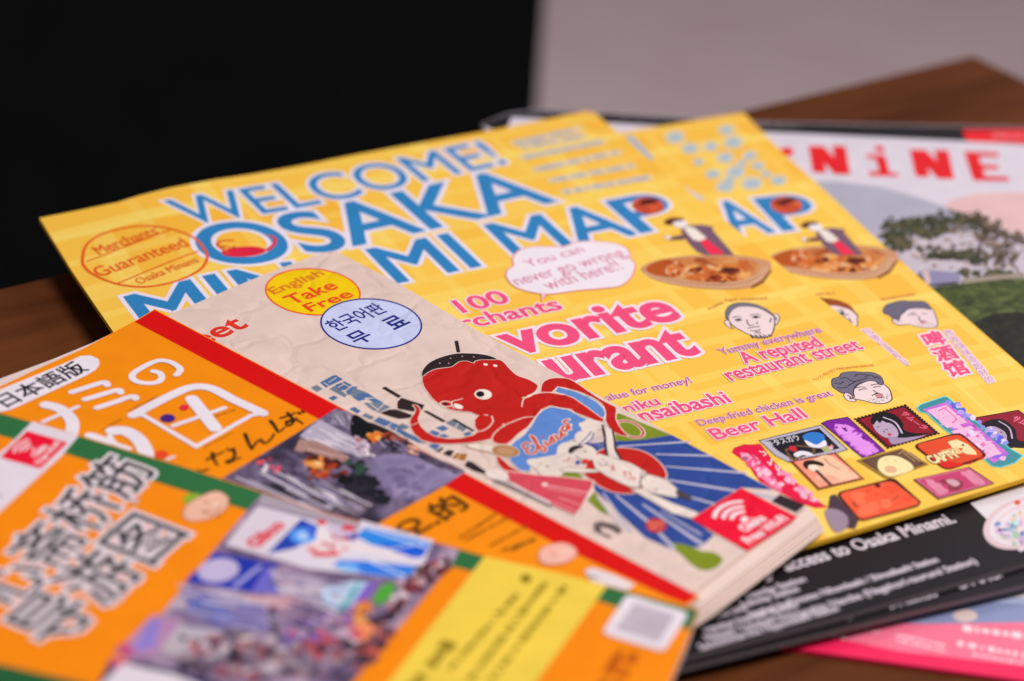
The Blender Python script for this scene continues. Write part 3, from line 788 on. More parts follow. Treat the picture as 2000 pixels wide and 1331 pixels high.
outline_lines(p, [g6((1100, 250), (1130, 245), (1160, 262), (1200, 258)), g6((1140, 285), (1180, 262), (1240, 245)), g6((1220, 240), (1250, 232), (1270, 245)), g6((1075, 270), (1100, 275), (1120, 262)), g6((1085, 290), (1110, 295), (1140, 290)), g6((1170, 240), (1190, 228), (1230, 230)), g6((1270, 250), (1280, 240), (1296, 252))], '#2E2838', 2.4)
outline_lines(p, [g6((1175, 296), (1200, 290), (1225, 292)), g6((1250, 282), (1280, 276), (1302, 280)), g6((1190, 306), (1212, 300), (1232, 300)), g6((1262, 292), (1285, 288), (1300, 290)), g6((1262, 305), (1275, 315), (1285, 320), (1270, 322)), g6((1256, 332), (1285, 322), (1310, 328)), g6((1280, 344), (1300, 342)), g6((1135, 330), (1150, 338), (1150, 350))], LN, 2.6)
p.ell(g6((1292, 333))[0], 8, 3.6, '#C9858A')
rd = random.Random(3)
for k in range(46):
    t = rd.random(); x = 1235 + 110 * t; y = 350 + 16 * math.sin(t * 3) + rd.uniform(-14, 6) - (20 * t if t > .6 else 0)
    p.disc(g6((x, y))[0], .9, LN, n=6)
p.done()
# shop-sign stamps at the bottom of the map
S.layer = 0
def stamp(name='sign_stamp'): return S.pr(name, True)
p = stamp()
p.poly(D((100, 480), (115, 450), (180, 428), (230, 430), (280, 425), (300, 450), (360, 530), (420, 590), (520, 680), (600, 760), (715, 835), (640, 840), (560, 815), (460, 780), (380, 740), (300, 690), (250, 630), (200, 550)), '#E11243', line='#B40B30', lw=2)
p.poly(D((150, 490), (200, 490), (260, 560), (330, 600), (400, 680), (420, 730), (330, 680), (260, 610)), '#F37FA6', sm=True)
p.blobs(40, D((150, 490), (230, 500), (420, 690), (330, 690)), ['#F6A6C4', '#E84E82', '#F4BBD0', '#EA5B8C'], (3, 8), 12, 1.3)
p.blobs(30, D((380, 590), (470, 620), (680, 800), (600, 800)), ['#F6A6C4', '#F08AAE', '#F4BBD0'], (3, 7), 13, 1.2)
outline_lines(p, [D((275, 470), (300, 480)), D((300, 500), (320, 490), (300, 470)), D((330, 540), (350, 560), (355, 520)), D((380, 560), (400, 600), (410, 560))], '#F6D5DE', 3)
p.done()
p = stamp()
p.poly(D((275, 402), (480, 350), (675, 302), (850, 460), (720, 500), (470, 545), (380, 500)), '#B6B0C2', line='#4C4656', lw=2.5)
p.poly(D((318, 405), (480, 368), (665, 322), (800, 452), (700, 478), (480, 520), (400, 470)), '#1B1822')
p.text('キタスガウ', *D((345, 440), (545, 395), (335, 405)), '#D5CFD8', ref='キ', bold=.02)
p.poly(D((440, 460), (520, 430), (640, 440), (640, 480), (500, 530), (470, 520)), '#6E4A2A')
p.poly(D((455, 470), (520, 440), (620, 450), (620, 480), (500, 520)), '#1B1822')
p.poly(D((560, 370), (600, 350), (660, 350), (700, 375), (690, 420), (640, 430), (590, 410), (565, 395)), '#2F77C8', sm=True)
p.poly(D((570, 400), (600, 410), (650, 430), (700, 400), (715, 430), (690, 450), (620, 445), (590, 430)), '#E8E2EA', sm=True)
p.ell(D((495, 455))[0], 8, 5, '#D02030', 20)
p.poly(D((500, 490), (540, 470), (600, 478), (630, 500), (590, 500), (560, 495), (520, 510)), '#E6E0E8', sm=True)
p.blobs(12, D((680, 450), (740, 430), (760, 460), (700, 475)), ['#D9B2B6', '#A7B06A', '#D88A98'], (3, 6), 3, 1.5)
p.done()
p = stamp()
p.poly(D((680, 290), (720, 272), (850, 250), (960, 350), (1060, 440), (1092, 470), (1000, 500), (945, 512), (880, 460), (780, 370)), '#7A1E9A', line='#2E1040', lw=2.5)
p.column('心斎橋', *D((745, 310), (960, 500), (830, 280)), '#D77AE0', bold=.008)
p.blobs(16, D((740, 300), (830, 280), (1050, 460), (960, 490)), ['#9A34B8', '#A648C4', '#64187E'], (3, 7), 4, 1.4)
p.column('心斎橋', *D((745, 310), (960, 500), (830, 280)), '#E292EA', bold=.004)
p.done()
def scallop(p, quad, c, n=14, r=3.2):
    z = p.up()
    for a, b in zip(quad, quad[1:] + quad[:1]):
        for i in range(n): p.disc((a[0] + (b[0] - a[0]) * i / n, a[1] + (b[1] - a[1]) * i / n), r, c, z=z, n=7)
p = stamp()
q = D((900, 262), (1225, 172), (1440, 355), (1110, 450))
p.poly(q, '#3A0F16'); scallop(p, q, '#3A0F16'); p.poly(D((925, 265), (1215, 185), (1415, 352), (1118, 435)), '#8E1226')
p.poly(D((1000, 275), (1020, 235), (1080, 215), (1160, 235), (1210, 290), (1215, 330), (1290, 355), (1400, 350), (1240, 385), (1170, 380), (1120, 300), (1040, 290)), '#140E14', sm=True)
p.poly(D((1015, 290), (1060, 270), (1120, 285), (1165, 320), (1180, 365), (1150, 385), (1090, 380), (1035, 340)), '#B9A2BC', sm=True)
p.poly(D((1120, 375), (1200, 385), (1300, 375), (1360, 368), (1230, 410), (1140, 425)), '#A58CAA', sm=True)
p.poly(D((1000, 290), (1010, 255), (1080, 245), (1140, 290), (1100, 285), (1075, 272), (1060, 290), (1040, 270), (1020, 300)), '#140E14')
p.stroke(D((1080, 250), (1160, 285), (1205, 355)), '#D2C2D4', 3.5, sm=True)
outline_lines(p, [D((1040, 315), (1055, 312)), D((1095, 330), (1112, 332)), D((1085, 340), (1088, 350))], '#2A1824', 2.5)
p.ell(D((1122, 362))[0], 4, 2.4, '#D02848')
p.text('サム—ラ', *D((1190, 225), (1340, 330), (1210, 200)), '#EE6C86', ref='サ', bold=.03)
p.done()
p = stamp()
p.poly(D((1300, 190), (1320, 170), (1480, 115), (1500, 120), (1700, 290), (1900, 450), (1990, 500), (1940, 545), (1850, 575), (1790, 570), (1640, 440), (1480, 330), (1400, 260), (1370, 225), (1320, 215)), '#3F8E98', line='#6ED0D0', lw=3)
p.poly(D((1340, 200), (1490, 150), (1700, 320), (1900, 490), (1800, 548), (1660, 430), (1500, 310), (1400, 240)), photo('neon_photo', ['#A83CB8', '#D66ACC', '#7C5CD8', '#E6B4E6'], (10, 10, 10)))
p.blobs(30, D((1500, 150), (1560, 160), (1900, 420), (1840, 420)), ['#5C62D8', '#8E8CE8', '#B79CF0', '#E6D2F4'], (3, 8), 8, 1.3)
p.column('四季大飯店', *D((1365, 205), (1730, 520), (1490, 170)), '#F2B9DA', bold=.006)
p.stroke(D((1440, 210), (1480, 190), (1560, 260), (1530, 290)), '#F06CB0', 3)
p.blobs(16, D((1600, 330), (1700, 330), (1860, 520), (1760, 520)), ['#F2B9DA', '#F06CB0', '#E6D2F4'], (4, 9), 9, 1.4)
p.done()
p = stamp()
def rrect(q, r=.18, n=4):
    out = []
    k = len(q)
    for i in range(k):
        a, b, c = q[i - 1], q[i], q[(i + 1) % k]
        pa = tuple(b[j] + (a[j] - b[j]) * r for j in (0, 1)); pc = tuple(b[j] + (c[j] - b[j]) * r for j in (0, 1))
        for t in range(n + 1):
            t /= n; out.append(tuple((1 - t)**2 * pa[j] + 2 * t * (1 - t) * b[j] + t * t * pc[j] for j in (0, 1)))
    return out
q = D((1265, 430), (1580, 345), (1770, 505), (1490, 600))
p.poly(rrect(q), '#5A1210')
p.poly(rrect(D((1285, 430), (1575, 358), (1745, 500), (1495, 580))), '#DE4A26')
p.poly(rrect(D((1300, 445), (1400, 520), (1640, 560), (1730, 505), (1740, 520), (1490, 590))), '#D8221A')
p.poly(D((1500, 410), (1560, 395), (1630, 425), (1680, 470), (1690, 495), (1620, 490), (1590, 470), (1600, 450), (1530, 450)), '#EBD9A0', sm=False)
p.poly(D((1450, 470), (1560, 445), (1600, 480), (1530, 500)), '#E8C488')
p.disc(D((1600, 432))[0], 3, '#3A2010')
p.text('CAPTY', *D((1405, 553), (1585, 505), (1385, 500)), '#F2E2A8', bold=.05, outline='#7A1A10', ow=.05)
p.done()
p = stamp()
q = D((480, 535), (770, 482), (950, 650), (660, 720))
p.poly(q, '#7A3020'); scallop(p, q, '#7A3020', 12, 3)
p.poly(D((500, 540), (765, 490), (935, 645), (665, 708)), photo('poster_photo', ['#D6503C', '#EE7C62', '#F2A488', '#F6D2B0'], (6, 6, 6)))
p.poly(D((640, 520), (740, 500), (860, 600), (820, 640), (700, 620), (640, 590)), '#EFC3A0', sm=True)
p.poly(D((560, 560), (575, 535), (630, 530), (690, 550), (690, 570), (640, 560), (600, 570), (585, 590)), '#2A1414', sm=True)
p.poly(D((595, 565), (640, 560), (665, 590), (640, 605), (605, 590)), '#F0DCC8', sm=True)
p.stroke(D((650, 600), (700, 650), (740, 690)), '#5A3030', 8)
p.stroke(D((700, 520), (740, 560), (800, 590)), '#A04838', 2, sm=True)
p.done()
p = stamp()
q = D((905, 530), (1200, 450), (1380, 555), (1120, 650), (1090, 645))
p.poly(q, '#A07A34'); p.poly(D((935, 532), (1195, 462), (1355, 555), (1105, 635)), '#5A3C2E')
p.poly(D((960, 535), (1190, 475), (1330, 555), (1110, 625)), '#6C4A3A')
p.poly(D((1045, 560), (1060, 520), (1120, 500), (1190, 510), (1260, 550), (1275, 590), (1200, 620), (1120, 635), (1060, 600)), '#EEE0A6', sm=True)
p.ell(D((1130, 590))[0], 12, 7, '#E2B088', 10)
outline_lines(p, [D((1090, 530), (1105, 524)), D((1150, 530), (1165, 535)), D((1210, 480), (1290, 540)), D((1235, 480), (1320, 540)), D((1255, 475), (1340, 535)), D((1180, 490), (1210, 470))], '#C2A070', 2)
p.done()
p = stamp()
q = D((1275, 655), (1640, 572), (1805, 680), (1440, 785))
p.poly(q, '#6A2436'); p.poly(D((1300, 658), (1630, 582), (1780, 678), (1445, 770)), '#C23E6A', line='#E68AA4', lw=2)
p.poly(D((1440, 670), (1500, 650), (1580, 660), (1600, 690), (1560, 730), (1510, 720), (1500, 690)), '#8E3448', sm=True)
p.poly(D((1490, 660), (1540, 655), (1580, 680), (1555, 700), (1520, 690)), '#D2A2AE', sm=True)
p.column('久楽', *D((1355, 665), (1450, 750), (1400, 650)), '#E28AA6', bold=.006)
p.column('酒場', *D((1590, 610), (1690, 690), (1640, 598)), '#E28AA6', bold=.006)
p.done()
p = stamp()
p.poly(D((735, 760), (770, 750), (860, 850), (930, 905), (900, 975), (760, 960), (720, 860)), '#4A3440')
p.poly(D((700, 860), (780, 850), (850, 900), (840, 975), (760, 990)), '#9A8494', sm=True)
q = D((770, 740), (1130, 648), (1160, 650), (1330, 800), (1310, 830), (950, 925), (920, 915))
p.poly(rrect(q, .15), '#4A1810')
p.poly(rrect(D((790, 745), (1135, 660), (1315, 800), (1300, 822), (955, 912), (925, 905)), .15), '#EF5A36')
outline_lines(p, [D((1030, 690), (1050, 700)), D((900, 800), (930, 815)), D((980, 720), (1000, 715)), D((1080, 860), (1110, 850)), D((1180, 760), (1140, 790), (1080, 800))], '#A83820', 3)
p.ell(D((1045, 695))[0], 6, 4, '#5A1810', 20); p.ell(D((905, 812))[0], 7, 5, '#7A2010', 20)
p.blobs(20, D((900, 740), (1130, 680), (1270, 800), (960, 880)), ['#E8502E', '#F4704A'], (6, 14), 14, 1.6)
p.done()

# ---------------------------------------------------------------- cream booklet with the octopus
S = Sheet('booklet', .178, (648, 489), 48.9, 'thick cream paper booklet with a red octopus drawing and wrinkled cover', 'booklet', finish='wrinkle')
CR = '#DCC4BA'
cut = ink('#D9C4B4', 'matte')
outl = [(270, 640), (340, 611), (440, 568), (538, 527.6), (630, 494), (655, 491), (775, 552), (929, 644), (1300, 843), (1448, 922), (1562, 984), (1572, 992), (1375, 1143), (1250, 1235), (1100, 1150)]
for k in range(5):
    o = (30, 35, 41, 45, 50)[k]
    z = -.0065 * (k + 1) - .003
    e2 = [(1180, 820), (1448 + o * .6, 926), (1560 + o * .75, 982 + o * .2), (1572 + o * .85, 992 + o * .45), (1375 + o * .35, 1143 + o * .75), (1235, 1245 + o * .7), (1100, 1170), (1180, 900)]
    S.paper('page', e2, ink(CR if k % 2 else '#DEC8BE', 'matte'), .005, cut, dz=z)
S.paper('cover', outl, ink(CR, 'wrinkle'), .008, cut)
p = S.pr('title_lettering')
p.text('eet', (392, 678), (485, 637), (453, 623), '#D8321E', ref='t', bold=.045)
p.done()
p = S.pr('round_badge', True)
p.ell(*Z1((1745, 1058)), 94, 46, '#E8481E', 4, n=48); p.ell(*Z1((1745, 1058)), 90.5, 43.5, '#F8C800', 4, n=48)
p.text('English', *Z1((1530, 1072), (1815, 962), (1515, 1032)), '#D8741C', ref='E', bold=.04)
p.text('Take', *Z1((1635, 1130), (1890, 1035), (1590, 1083)), '#E4481C', ref='T', bold=.035)
p.text('Free', *Z1((1735, 1168), (1975, 1080), (1705, 1125)), '#E4481C', ref='F', bold=.035)
p.done()
p = S.pr('round_badge', True)
c = (725, 633)
p.ell(c, 100, 50, '#262A86', 3, n=48); p.ell(c, 96.5, 47.3, '#C3CBEC', 3, n=48)
NB = '#23287E'
p.text('한국어판', (657, 647), (757, 607), (647, 624), NB, ref='한', bold=.02)
p.text('무', (700, 673), (731, 659), (685, 652), NB, ref='무', bold=.03)
p.text('료', (772, 645), (803, 631), (756, 622), NB, ref='료', bold=.03)
p.done()
p = S.pr('city_blocks', False)
TB, TG = '#4A6C9A', '#6E7A8A'
for i, q in enumerate([((25, 468), (75, 448), (122, 480), (75, 503)), ((98, 430), (200, 375), (225, 372), (280, 405), (145, 470)), ((165, 552), (208, 530), (243, 548), (200, 572)),
          ((172, 480), (215, 455), (310, 525), (295, 548)), ((215, 450), (290, 420), (350, 448), (300, 488), (250, 490)), ((300, 500), (350, 460), (400, 462), (320, 530)),
          ((365, 470), (460, 505), (440, 540), (370, 545), (330, 525)), ((350, 542), (420, 535), (460, 560), (400, 575)), ((380, 520), (470, 510), (530, 548), (440, 548)),
          ((440, 590), (560, 580), (650, 620), (560, 665), (500, 640)), ((470, 560), (530, 552), (600, 590), (520, 585)), ((325, 635), (370, 618), (420, 655), (390, 672)), ((425, 690), (455, 668), (525, 700), (500, 722)),
          ((515, 730), (560, 698), (700, 755), (760, 800), (640, 770), (600, 770)), ((620, 770), (720, 790), (840, 850), (900, 890), (880, 905), (760, 850)), ((700, 770), (745, 748), (800, 775), (770, 795)),
          ((935, 825), (980, 800), (1040, 822), (1010, 850)), ((1000, 785), (1060, 762), (1105, 790), (1060, 812)), ((1080, 745), (1140, 715), (1250, 780), (1220, 815)), ((1215, 830), (1265, 810), (1290, 830), (1240, 850)),
          ((1020, 845), (1070, 830), (1110, 850), (1070, 862)), ((860, 870), (900, 890), (940, 905), (900, 905)), ((940, 920), (1000, 905), (1040, 925), (1000, 960)), ((880, 800), (930, 820), (940, 812), (890, 770))]):
    p.poly(A(*q), TB if (i % 3) else TG)
for a, b in (((165, 430), (230, 390)), ((240, 470), (290, 440)), ((600, 600), (540, 650)), ((660, 745), (600, 790)), ((1180, 745), (1150, 790)), ((260, 425), (330, 465)), ((130, 430), (170, 455)), ((480, 585), (560, 650)), ((700, 780), (680, 830))):
    p.stroke(A(a, b), CR, 2.2, cap=False)
for q, c in ((((1000, 965), (1050, 935), (1070, 940), (1030, 975)), '#2E2224'), (((1055, 985), (1100, 955), (1150, 962), (1120, 1010)), '#2E2224'), (((1130, 1015), (1165, 980), (1195, 985), (1160, 1030)), '#A86A24'), (((1170, 1030), (1200, 985), (1250, 985), (1230, 1040)), '#A86A24'), (((1225, 1080), (1250, 1040), (1290, 1050), (1420, 1140), (1400, 1150), (1300, 1120)), '#2E2224')):
    p.poly(A(*q), c)
p.done()
OUTL = '#E6CFC2'; RED = '#BC1A14'
p = S.pr('waves_and_field', True)
p.poly([(1120, 862), (1155, 866), (1200, 862), (1260, 859), (1312, 850), (1380, 886), (1448, 923.5), (1510, 957), (1448, 952), (1350, 1013), (1395, 1045), (1370, 1068), (1310, 1072), (1260, 1050), (1215, 1008), (1162, 958), (1150, 900)], '#2B4690')
GR = '#7A8A1C'
p.poly(B((1000, 430), (1040, 432), (1180, 490), (1440, 598), (1360, 612), (1200, 640), (1080, 648), (1010, 640)), GR)
p.poly(B((480, 950), (600, 890), (700, 890), (760, 930), (700, 950), (580, 930)), GR)
p.poly(B((790, 1110), (830, 1060), (850, 1040), (900, 1130), (960, 1230), (880, 1190)), GR)
p.poly(Cc((630, 850), (700, 845), (800, 870), (880, 905), (950, 910), (1010, 935), (1045, 975), (1000, 1030), (930, 1055), (860, 1045), (780, 990), (720, 930), (650, 880)), GR, sm=True)
RAY = '#B9B4C6'
for a, b, wd, w2 in (((230, 88), (790, 52), 4, 6), ((520, 150), (960, 162), 4, 7), ((600, 245), (1230, 296), 4, 8), ((610, 350), (1160, 438), 6, 9), ((1160, 438), (1440, 488), 9, 10), ((770, 478), (985, 540), 5, 8),
                     ((110, 450), (330, 760), 4, 8), ((210, 470), (480, 690), 5, 9), ((480, 690), (660, 880), 8, 10), ((420, 540), (900, 862), 5, 11), ((560, 590), (880, 780), 3, 6), ((60, 480), (250, 720), 3, 5)):
    p.stroke(Cc(a, b), RAY, wd, w2=w2)
for i in range(5): p.stroke(B((790 + i * 22, 640 + i * 16), (930, 600 + i * 22)), RAY, 1.6)
disc = B((850, 740), (930, 705), (1010, 698), (1100, 700), (1200, 718), (1290, 760), (1360, 820), (1400, 880), (1405, 930), (1350, 985), (1250, 1030), (1130, 1058), (1000, 1050), (900, 1010), (850, 975), (760, 905), (780, 830))
p.poly(disc, RED, sm=True, line=OUTL, lw=2.5)
p.done()
p = S.pr('octopus_drawing', True)
LWD = 2.2
def shape(fn, pts, c, sm=True, line=OUTL, lw=LWD):
    q = fn(*pts)
    if sm: q = smooth_path(q, True, 4)
    p.poly(q, c)
    if line: p.stroke(q + [q[0]], line, lw)
# back tentacle with the ring at its tip
ringp = smooth_path(B((1020, 500), (1080, 488), (1150, 505), (1205, 545), (1225, 585), (1205, 612), (1150, 618), (1090, 600)))
p.stroke(ringp, OUTL, 9); p.stroke(ringp, RED, 4.5); 
shape(B, [(425, 235), (440, 190), (490, 160), (560, 152), (640, 160), (700, 190), (780, 245), (860, 300), (950, 350), (1008, 380), (1015, 420), (1012, 470), (1040, 530), (1080, 580), (1110, 605), (1060, 605), (1000, 580), (950, 530), (928, 480), (930, 430), (910, 370), (860, 325), (780, 285), (700, 255), (620, 235), (555, 228), (500, 275), (430, 275)], RED)
shape(B, [(535, 262), (556, 222), (620, 240), (700, 262), (790, 300), (860, 340), (915, 390), (930, 430), (915, 475), (850, 445), (770, 395), (690, 330), (620, 290)], '#5E86C6', sm=False)
# body and long front tentacle
body = A((1340, 680), (1305, 720), (1305, 770), (1330, 812), (1290, 840), (1200, 862), (1100, 866), (1000, 850), (930, 812), (885, 765), (868, 710), (885, 660), (880, 630), (852, 605), (822, 608), (845, 630), (835, 670), (803, 720), (803, 780), (830, 830), (890, 880), (980, 905), (1100, 912), (1250, 905), (1380, 885), (1440, 870), (1450, 895), (1500, 912), (1560, 912), (1600, 880), (1650, 830), (1720, 780), (1790, 690), (1830, 640), (1900, 610), (1960, 625), (2060, 640)) + B((690, 425), (760, 450), (850, 488), (915, 500), (918, 478), (850, 430), (770, 370), (680, 310), (600, 280), (520, 266), (430, 268), (360, 285), (290, 312)) + A((1600, 560), (1400, 600))
p.poly(body, RED); p.stroke(body + [body[0]], OUTL, LWD)
# head
head = smooth_path(A((895, 385), (905, 330), (960, 275), (1050, 230), (1160, 203), (1280, 200), (1390, 213), (1480, 245), (1530, 265), (1580, 320), (1640, 372), (1730, 405), (1790, 440), (1803, 468), (1770, 510), (1700, 548), (1670, 620), (1560, 700), (1440, 700), (1340, 685), (1290, 665), (1200, 655), (1110, 640), (1040, 605), (980, 560), (920, 480), (898, 430)), True, 4)
p.poly(head, RED)
hs = [x for x in head]
p.stroke(hs[:int(len(hs) * .62)][:4 * 15], OUTL, LWD); p.stroke(hs[4 * 20:] + [hs[0]], OUTL, LWD)
p.stroke(A((1675, 550), (1730, 540), (1790, 500), (1803, 468)), OUTL, 4, sm=True)
p.stroke(A((1675, 618), (1690, 560), (1750, 525), (1830, 508), (1900, 508), (2000, 525)), OUTL, 2.6, sm=True)
p.stroke(B((40, 640), (60, 590), (130, 530), (220, 490), (300, 462), (385, 458)), OUTL, 2.6, sm=True)
p.stroke(B((130, 510), (140, 535)), OUTL, 2.4)
p.stroke(A((1380, 682), (1412, 686)), OUTL, 2.6)
p.stroke(A((1438, 690), (1450, 730), (1420, 775), (1370, 805), (1320, 812)), OUTL, 2.6, sm=True)
capq = smooth_path(A((896, 384), (898, 335), (950, 275), (1040, 232), (1150, 204), (1250, 200), (1350, 206), (1430, 222), (1484, 247), (1440, 252), (1360, 252), (1310, 262), (1300, 278), (1250, 262), (1195, 265), (1165, 280), (1130, 305), (1070, 315), (1000, 325), (945, 350)), True, 3)
p.poly(capq, '#2A1D20'); p.stroke(capq + [capq[0]], OUTL, 1.6)
p.poly(A((1150, 105), (1178, 102), (1195, 192), (1168, 192)), '#2E2022')
for x, y in ((1035, 278), (1105, 280), (1120, 240), (1210, 225), (1300, 230)): p.disc(A((x, y))[0], 1.8, '#B9A39C')
for x, y in ((1392, 288), (1468, 298)): p.ell(A((x, y))[0], 4.5, 2.4, '#EBD8CC', 10)
p.ell(A((1373, 522))[0], 17, 10, '#F0E2D8', 4); p.ell(A((1350, 520))[0], 8.2, 5.8, '#161012', 0)
p.ell(A((1085, 597))[0], 13, 6, '#E6CFC2', 5); p.ell(A((1085, 597))[0], 10.5, 4.3, RED, 5); p.ell(A((1077, 598))[0], 5, 3.2, '#2A1418', 5)
p.stroke(A((1215, 553), (1180, 565), (1135, 575), (1130, 600), (1145, 635)), OUTL, 2.2, sm=True)
p.poly(A((1150, 595), (1185, 600), (1215, 618), (1205, 635), (1170, 632), (1148, 615)), '#F0E2D8', sm=True)
# things in the tentacle: black hat and megaphone
p.poly(A((583, 470), (612, 462), (735, 535), (712, 548)), '#2E2022')
p.poly(A((705, 580), (735, 548), (915, 605), (895, 645), (830, 655), (706, 630)), '#2E2022')
p.poly(A((570, 665), (640, 640), (720, 640), (835, 690), (800, 705), (720, 712), (640, 690)), '#2E2022', sm=False)
p.stroke(A((690, 635), (835, 685)), OUTL, 1.6)
p.poly(A((905, 650), (940, 650), (1085, 730), (1060, 738)), '#2E2022')
p.poly(A((1130, 715), (1155, 714), (1310, 805), (1290, 810)), '#2E2022')
tip = smooth_path(A((822, 608), (852, 605), (880, 632), (885, 660), (868, 710), (870, 740), (806, 760), (803, 715), (835, 670), (845, 635)), True, 4)
p.poly(tip, RED); p.stroke(tip + [tip[0]], OUTL, 1.8)
# lower tentacle
shape(B, [(75, 770), (100, 765), (140, 800), (200, 850), (290, 890), (330, 892), (230, 905), (150, 880), (95, 830)], RED)
# bib
bib = B((395, 448), (440, 405), (500, 380), (560, 388), (640, 402), (690, 430), (735, 455), (790, 480), (750, 500), (740, 520), (760, 560), (720, 575), (695, 600), (710, 630), (650, 645), (640, 665), (590, 670), (560, 690), (565, 740), (520, 770), (440, 775), (330, 795), (350, 830), (345, 885), (260, 878), (190, 810), (165, 745), (190, 680), (230, 640), (290, 600), (350, 530))
p.poly(bib, '#5A84C8'); p.stroke(bib + [bib[0]], OUTL, 2.2)
p.done()
p = S.pr('bib_lettering', True)
script = [[(345, 668), (312, 660), (286, 682), (302, 704), (336, 700)], [(336, 700), (312, 716), (326, 742), (366, 744), (398, 712)], [(398, 712), (392, 670), (362, 628), (352, 606), (376, 628), (408, 690), (440, 728), (462, 712), (446, 686), (424, 694)],
    [(452, 648), (474, 678), (498, 662)], [(498, 662), (508, 612), (524, 634), (532, 650), (512, 656)], [(536, 598), (556, 628), (584, 612), (578, 572), (596, 602), (620, 590)], [(632, 528), (600, 534), (592, 560), (618, 568), (640, 530), (652, 556)], [(642, 478), (606, 494), (628, 512), (655, 520)]]
for q in script: p.stroke(B(*q), '#E6CFC2', 9, sm=True)
for q in script: p.stroke(B(*q), '#C8402A', 5, sm=True)
p.disc(B((438, 612))[0], 3, '#C8402A')
p.done()
p = S.pr('dish_drawing', True)
p.poly(A((1235, 920), (1300, 905), (1400, 910), (1480, 930), (1470, 975), (1380, 965), (1290, 945)), '#E4D2C6', sm=True, line='#B98A50', lw=2)
p.ell(B((150, 725))[0], 27, 11.5, '#A9764A', 6, line='#D9BFA2', lw=2)
p.ell(B((150, 725))[0], 18, 7, '#B98C66', 6)
p.done()
p = S.pr('runner_drawing', True)
SK = '#E2D2C8'; DK = '#33262A'
cl = [B((720, 510), (760, 500), (800, 470), (850, 490), (900, 500), (920, 540), (870, 560), (840, 600), (800, 650), (760, 670), (700, 650), (690, 610), (710, 580), (750, 570)),
      B((560, 690), (600, 660), (680, 650), (720, 670), (700, 760), (640, 800), (580, 800), (550, 750)),
      B((315, 800), (350, 785), (420, 780), (480, 765), (560, 760), (640, 790), (600, 900), (520, 930), (430, 910), (370, 850), (330, 830))]
for c in cl: p.poly(c, '#E2D2C8', sm=True)
outline_lines(p, [B((820, 570), (790, 610), (740, 660)), B((840, 580), (820, 630), (770, 670))], '#3E5C9A', 2.6)
p.poly(B((900, 520), (945, 530), (985, 560), (1000, 650), (1010, 720), (1050, 790), (950, 770), (935, 680)), SK, line=DK, lw=1.6)
p.stroke(B((905, 520), (925, 600), (930, 680), (945, 770)), DK, 4, sm=True, w2=5); p.stroke(B((985, 560), (1000, 640), (1010, 720), (1050, 785)), DK, 4, sm=True, w2=5)
p.poly(B((570, 870), (640, 850), (700, 855), (870, 870), (880, 890), (740, 895), (600, 890)), SK, line=DK, lw=1.2)
p.poly(B((820, 770), (880, 745), (1000, 780), (1130, 820), (1180, 850), (1250, 890), (1230, 960), (1190, 1010), (1120, 1005), (1040, 970), (940, 920), (850, 860)), SK, line='#8E7A74', lw=1.4)
p.ell(B((775, 735))[0], 22, 15, SK, 15)
p.poly(B((640, 730), (650, 700), (700, 680), (760, 690), (700, 715), (660, 745)), DK, sm=True)
outline_lines(p, [B((860, 810), (900, 830)), B((900, 790), (920, 800)), B((880, 840), (940, 830), (930, 810))], DK, 2)
p.disc(B((770, 730))[0], 2.6, DK); p.ell(B((775, 805))[0], 8, 5, '#D03A3A', 0); p.ell(B((715, 812))[0], 5, 4, '#3C5AA6', 0)
p.stroke(B((590, 800), (630, 800), (650, 770)), '#C8303A', 2.4, sm=True); p.disc(B((478, 845))[0], 3, '#56505E'); p.disc(B((425, 825))[0], 2, '#7A7280')
for q in (((950, 840), (990, 850), (975, 880)), ((985, 830), (1000, 880)), ((1070, 880), (1090, 930)), ((1080, 890), (1120, 890), (1130, 930)), ((1100, 950), (1160, 930), (1150, 960))):
    p.stroke(B(*q), '#C8554A', 2.6)
p.poly(B((1210, 900), (1280, 910), (1400, 950), (1480, 1010), (1510, 1050), (1490, 1085), (1400, 1075), (1300, 1050), (1215, 1010)), SK, sm=True, line='#7A6660', lw=1.6)
p.stroke(B((1270, 900), (1215, 930), (1200, 980), (1225, 1010)), '#5A4A4A', 3, sm=True)
p.poly(B((1480, 1030), (1540, 1045), (1600, 1085), (1590, 1110), (1530, 1090), (1490, 1075)), '#4A4046', sm=True)
p.poly(B((1120, 1020), (1230, 1015), (1300, 1060), (1450, 1130), (1640, 1200), (1665, 1215), (1600, 1250), (1450, 1210), (1280, 1110)), SK, line='#8E7A74', lw=1.4)
p.stroke(B((1310, 1030), (1340, 1020)), '#7A6660', 3)
p.done()
p = S.pr('skirt_drawing', True)
p.poly(B((150, 880), (250, 890), (420, 912), (600, 925), (835, 955), (830, 1000), (800, 1050), (770, 1110), (740, 1170), (690, 1225), (560, 1170), (400, 1090), (250, 1000), (165, 950)), '#CE4656', line=OUTL, lw=3)
for a, b, wd in (((430, 985), (790, 1050), 4), ((450, 1010), (760, 1075), 2), ((560, 1085), (740, 1150), 2.5), ((520, 1120), (700, 1190), 2)): p.stroke(B(a, b), '#E3A6A6', wd)
p.ell(B((455, 985))[0], 6, 3.5, '#EBC9C6')
p.stroke(B((60, 950), (200, 1010), (500, 1150)), '#8E7F80', 7, w2=9); p.stroke(B((100, 945), (230, 1000), (500, 1130)), '#D9CCC8', 4, w2=7)
p.poly(Z5((1600, 1090), (1640, 1080), (1720, 1100), (1760, 1130), (1740, 1150), (1690, 1120), (1640, 1105), (1640, 1140), (1700, 1165), (1690, 1175), (1600, 1130)), '#6A5A58', sm=False)
p.poly(Z5((1000, 800), (1040, 790), (1110, 810), (1120, 850), (1060, 850), (1000, 830)), '#E4D4CC', sm=True)
p.done()
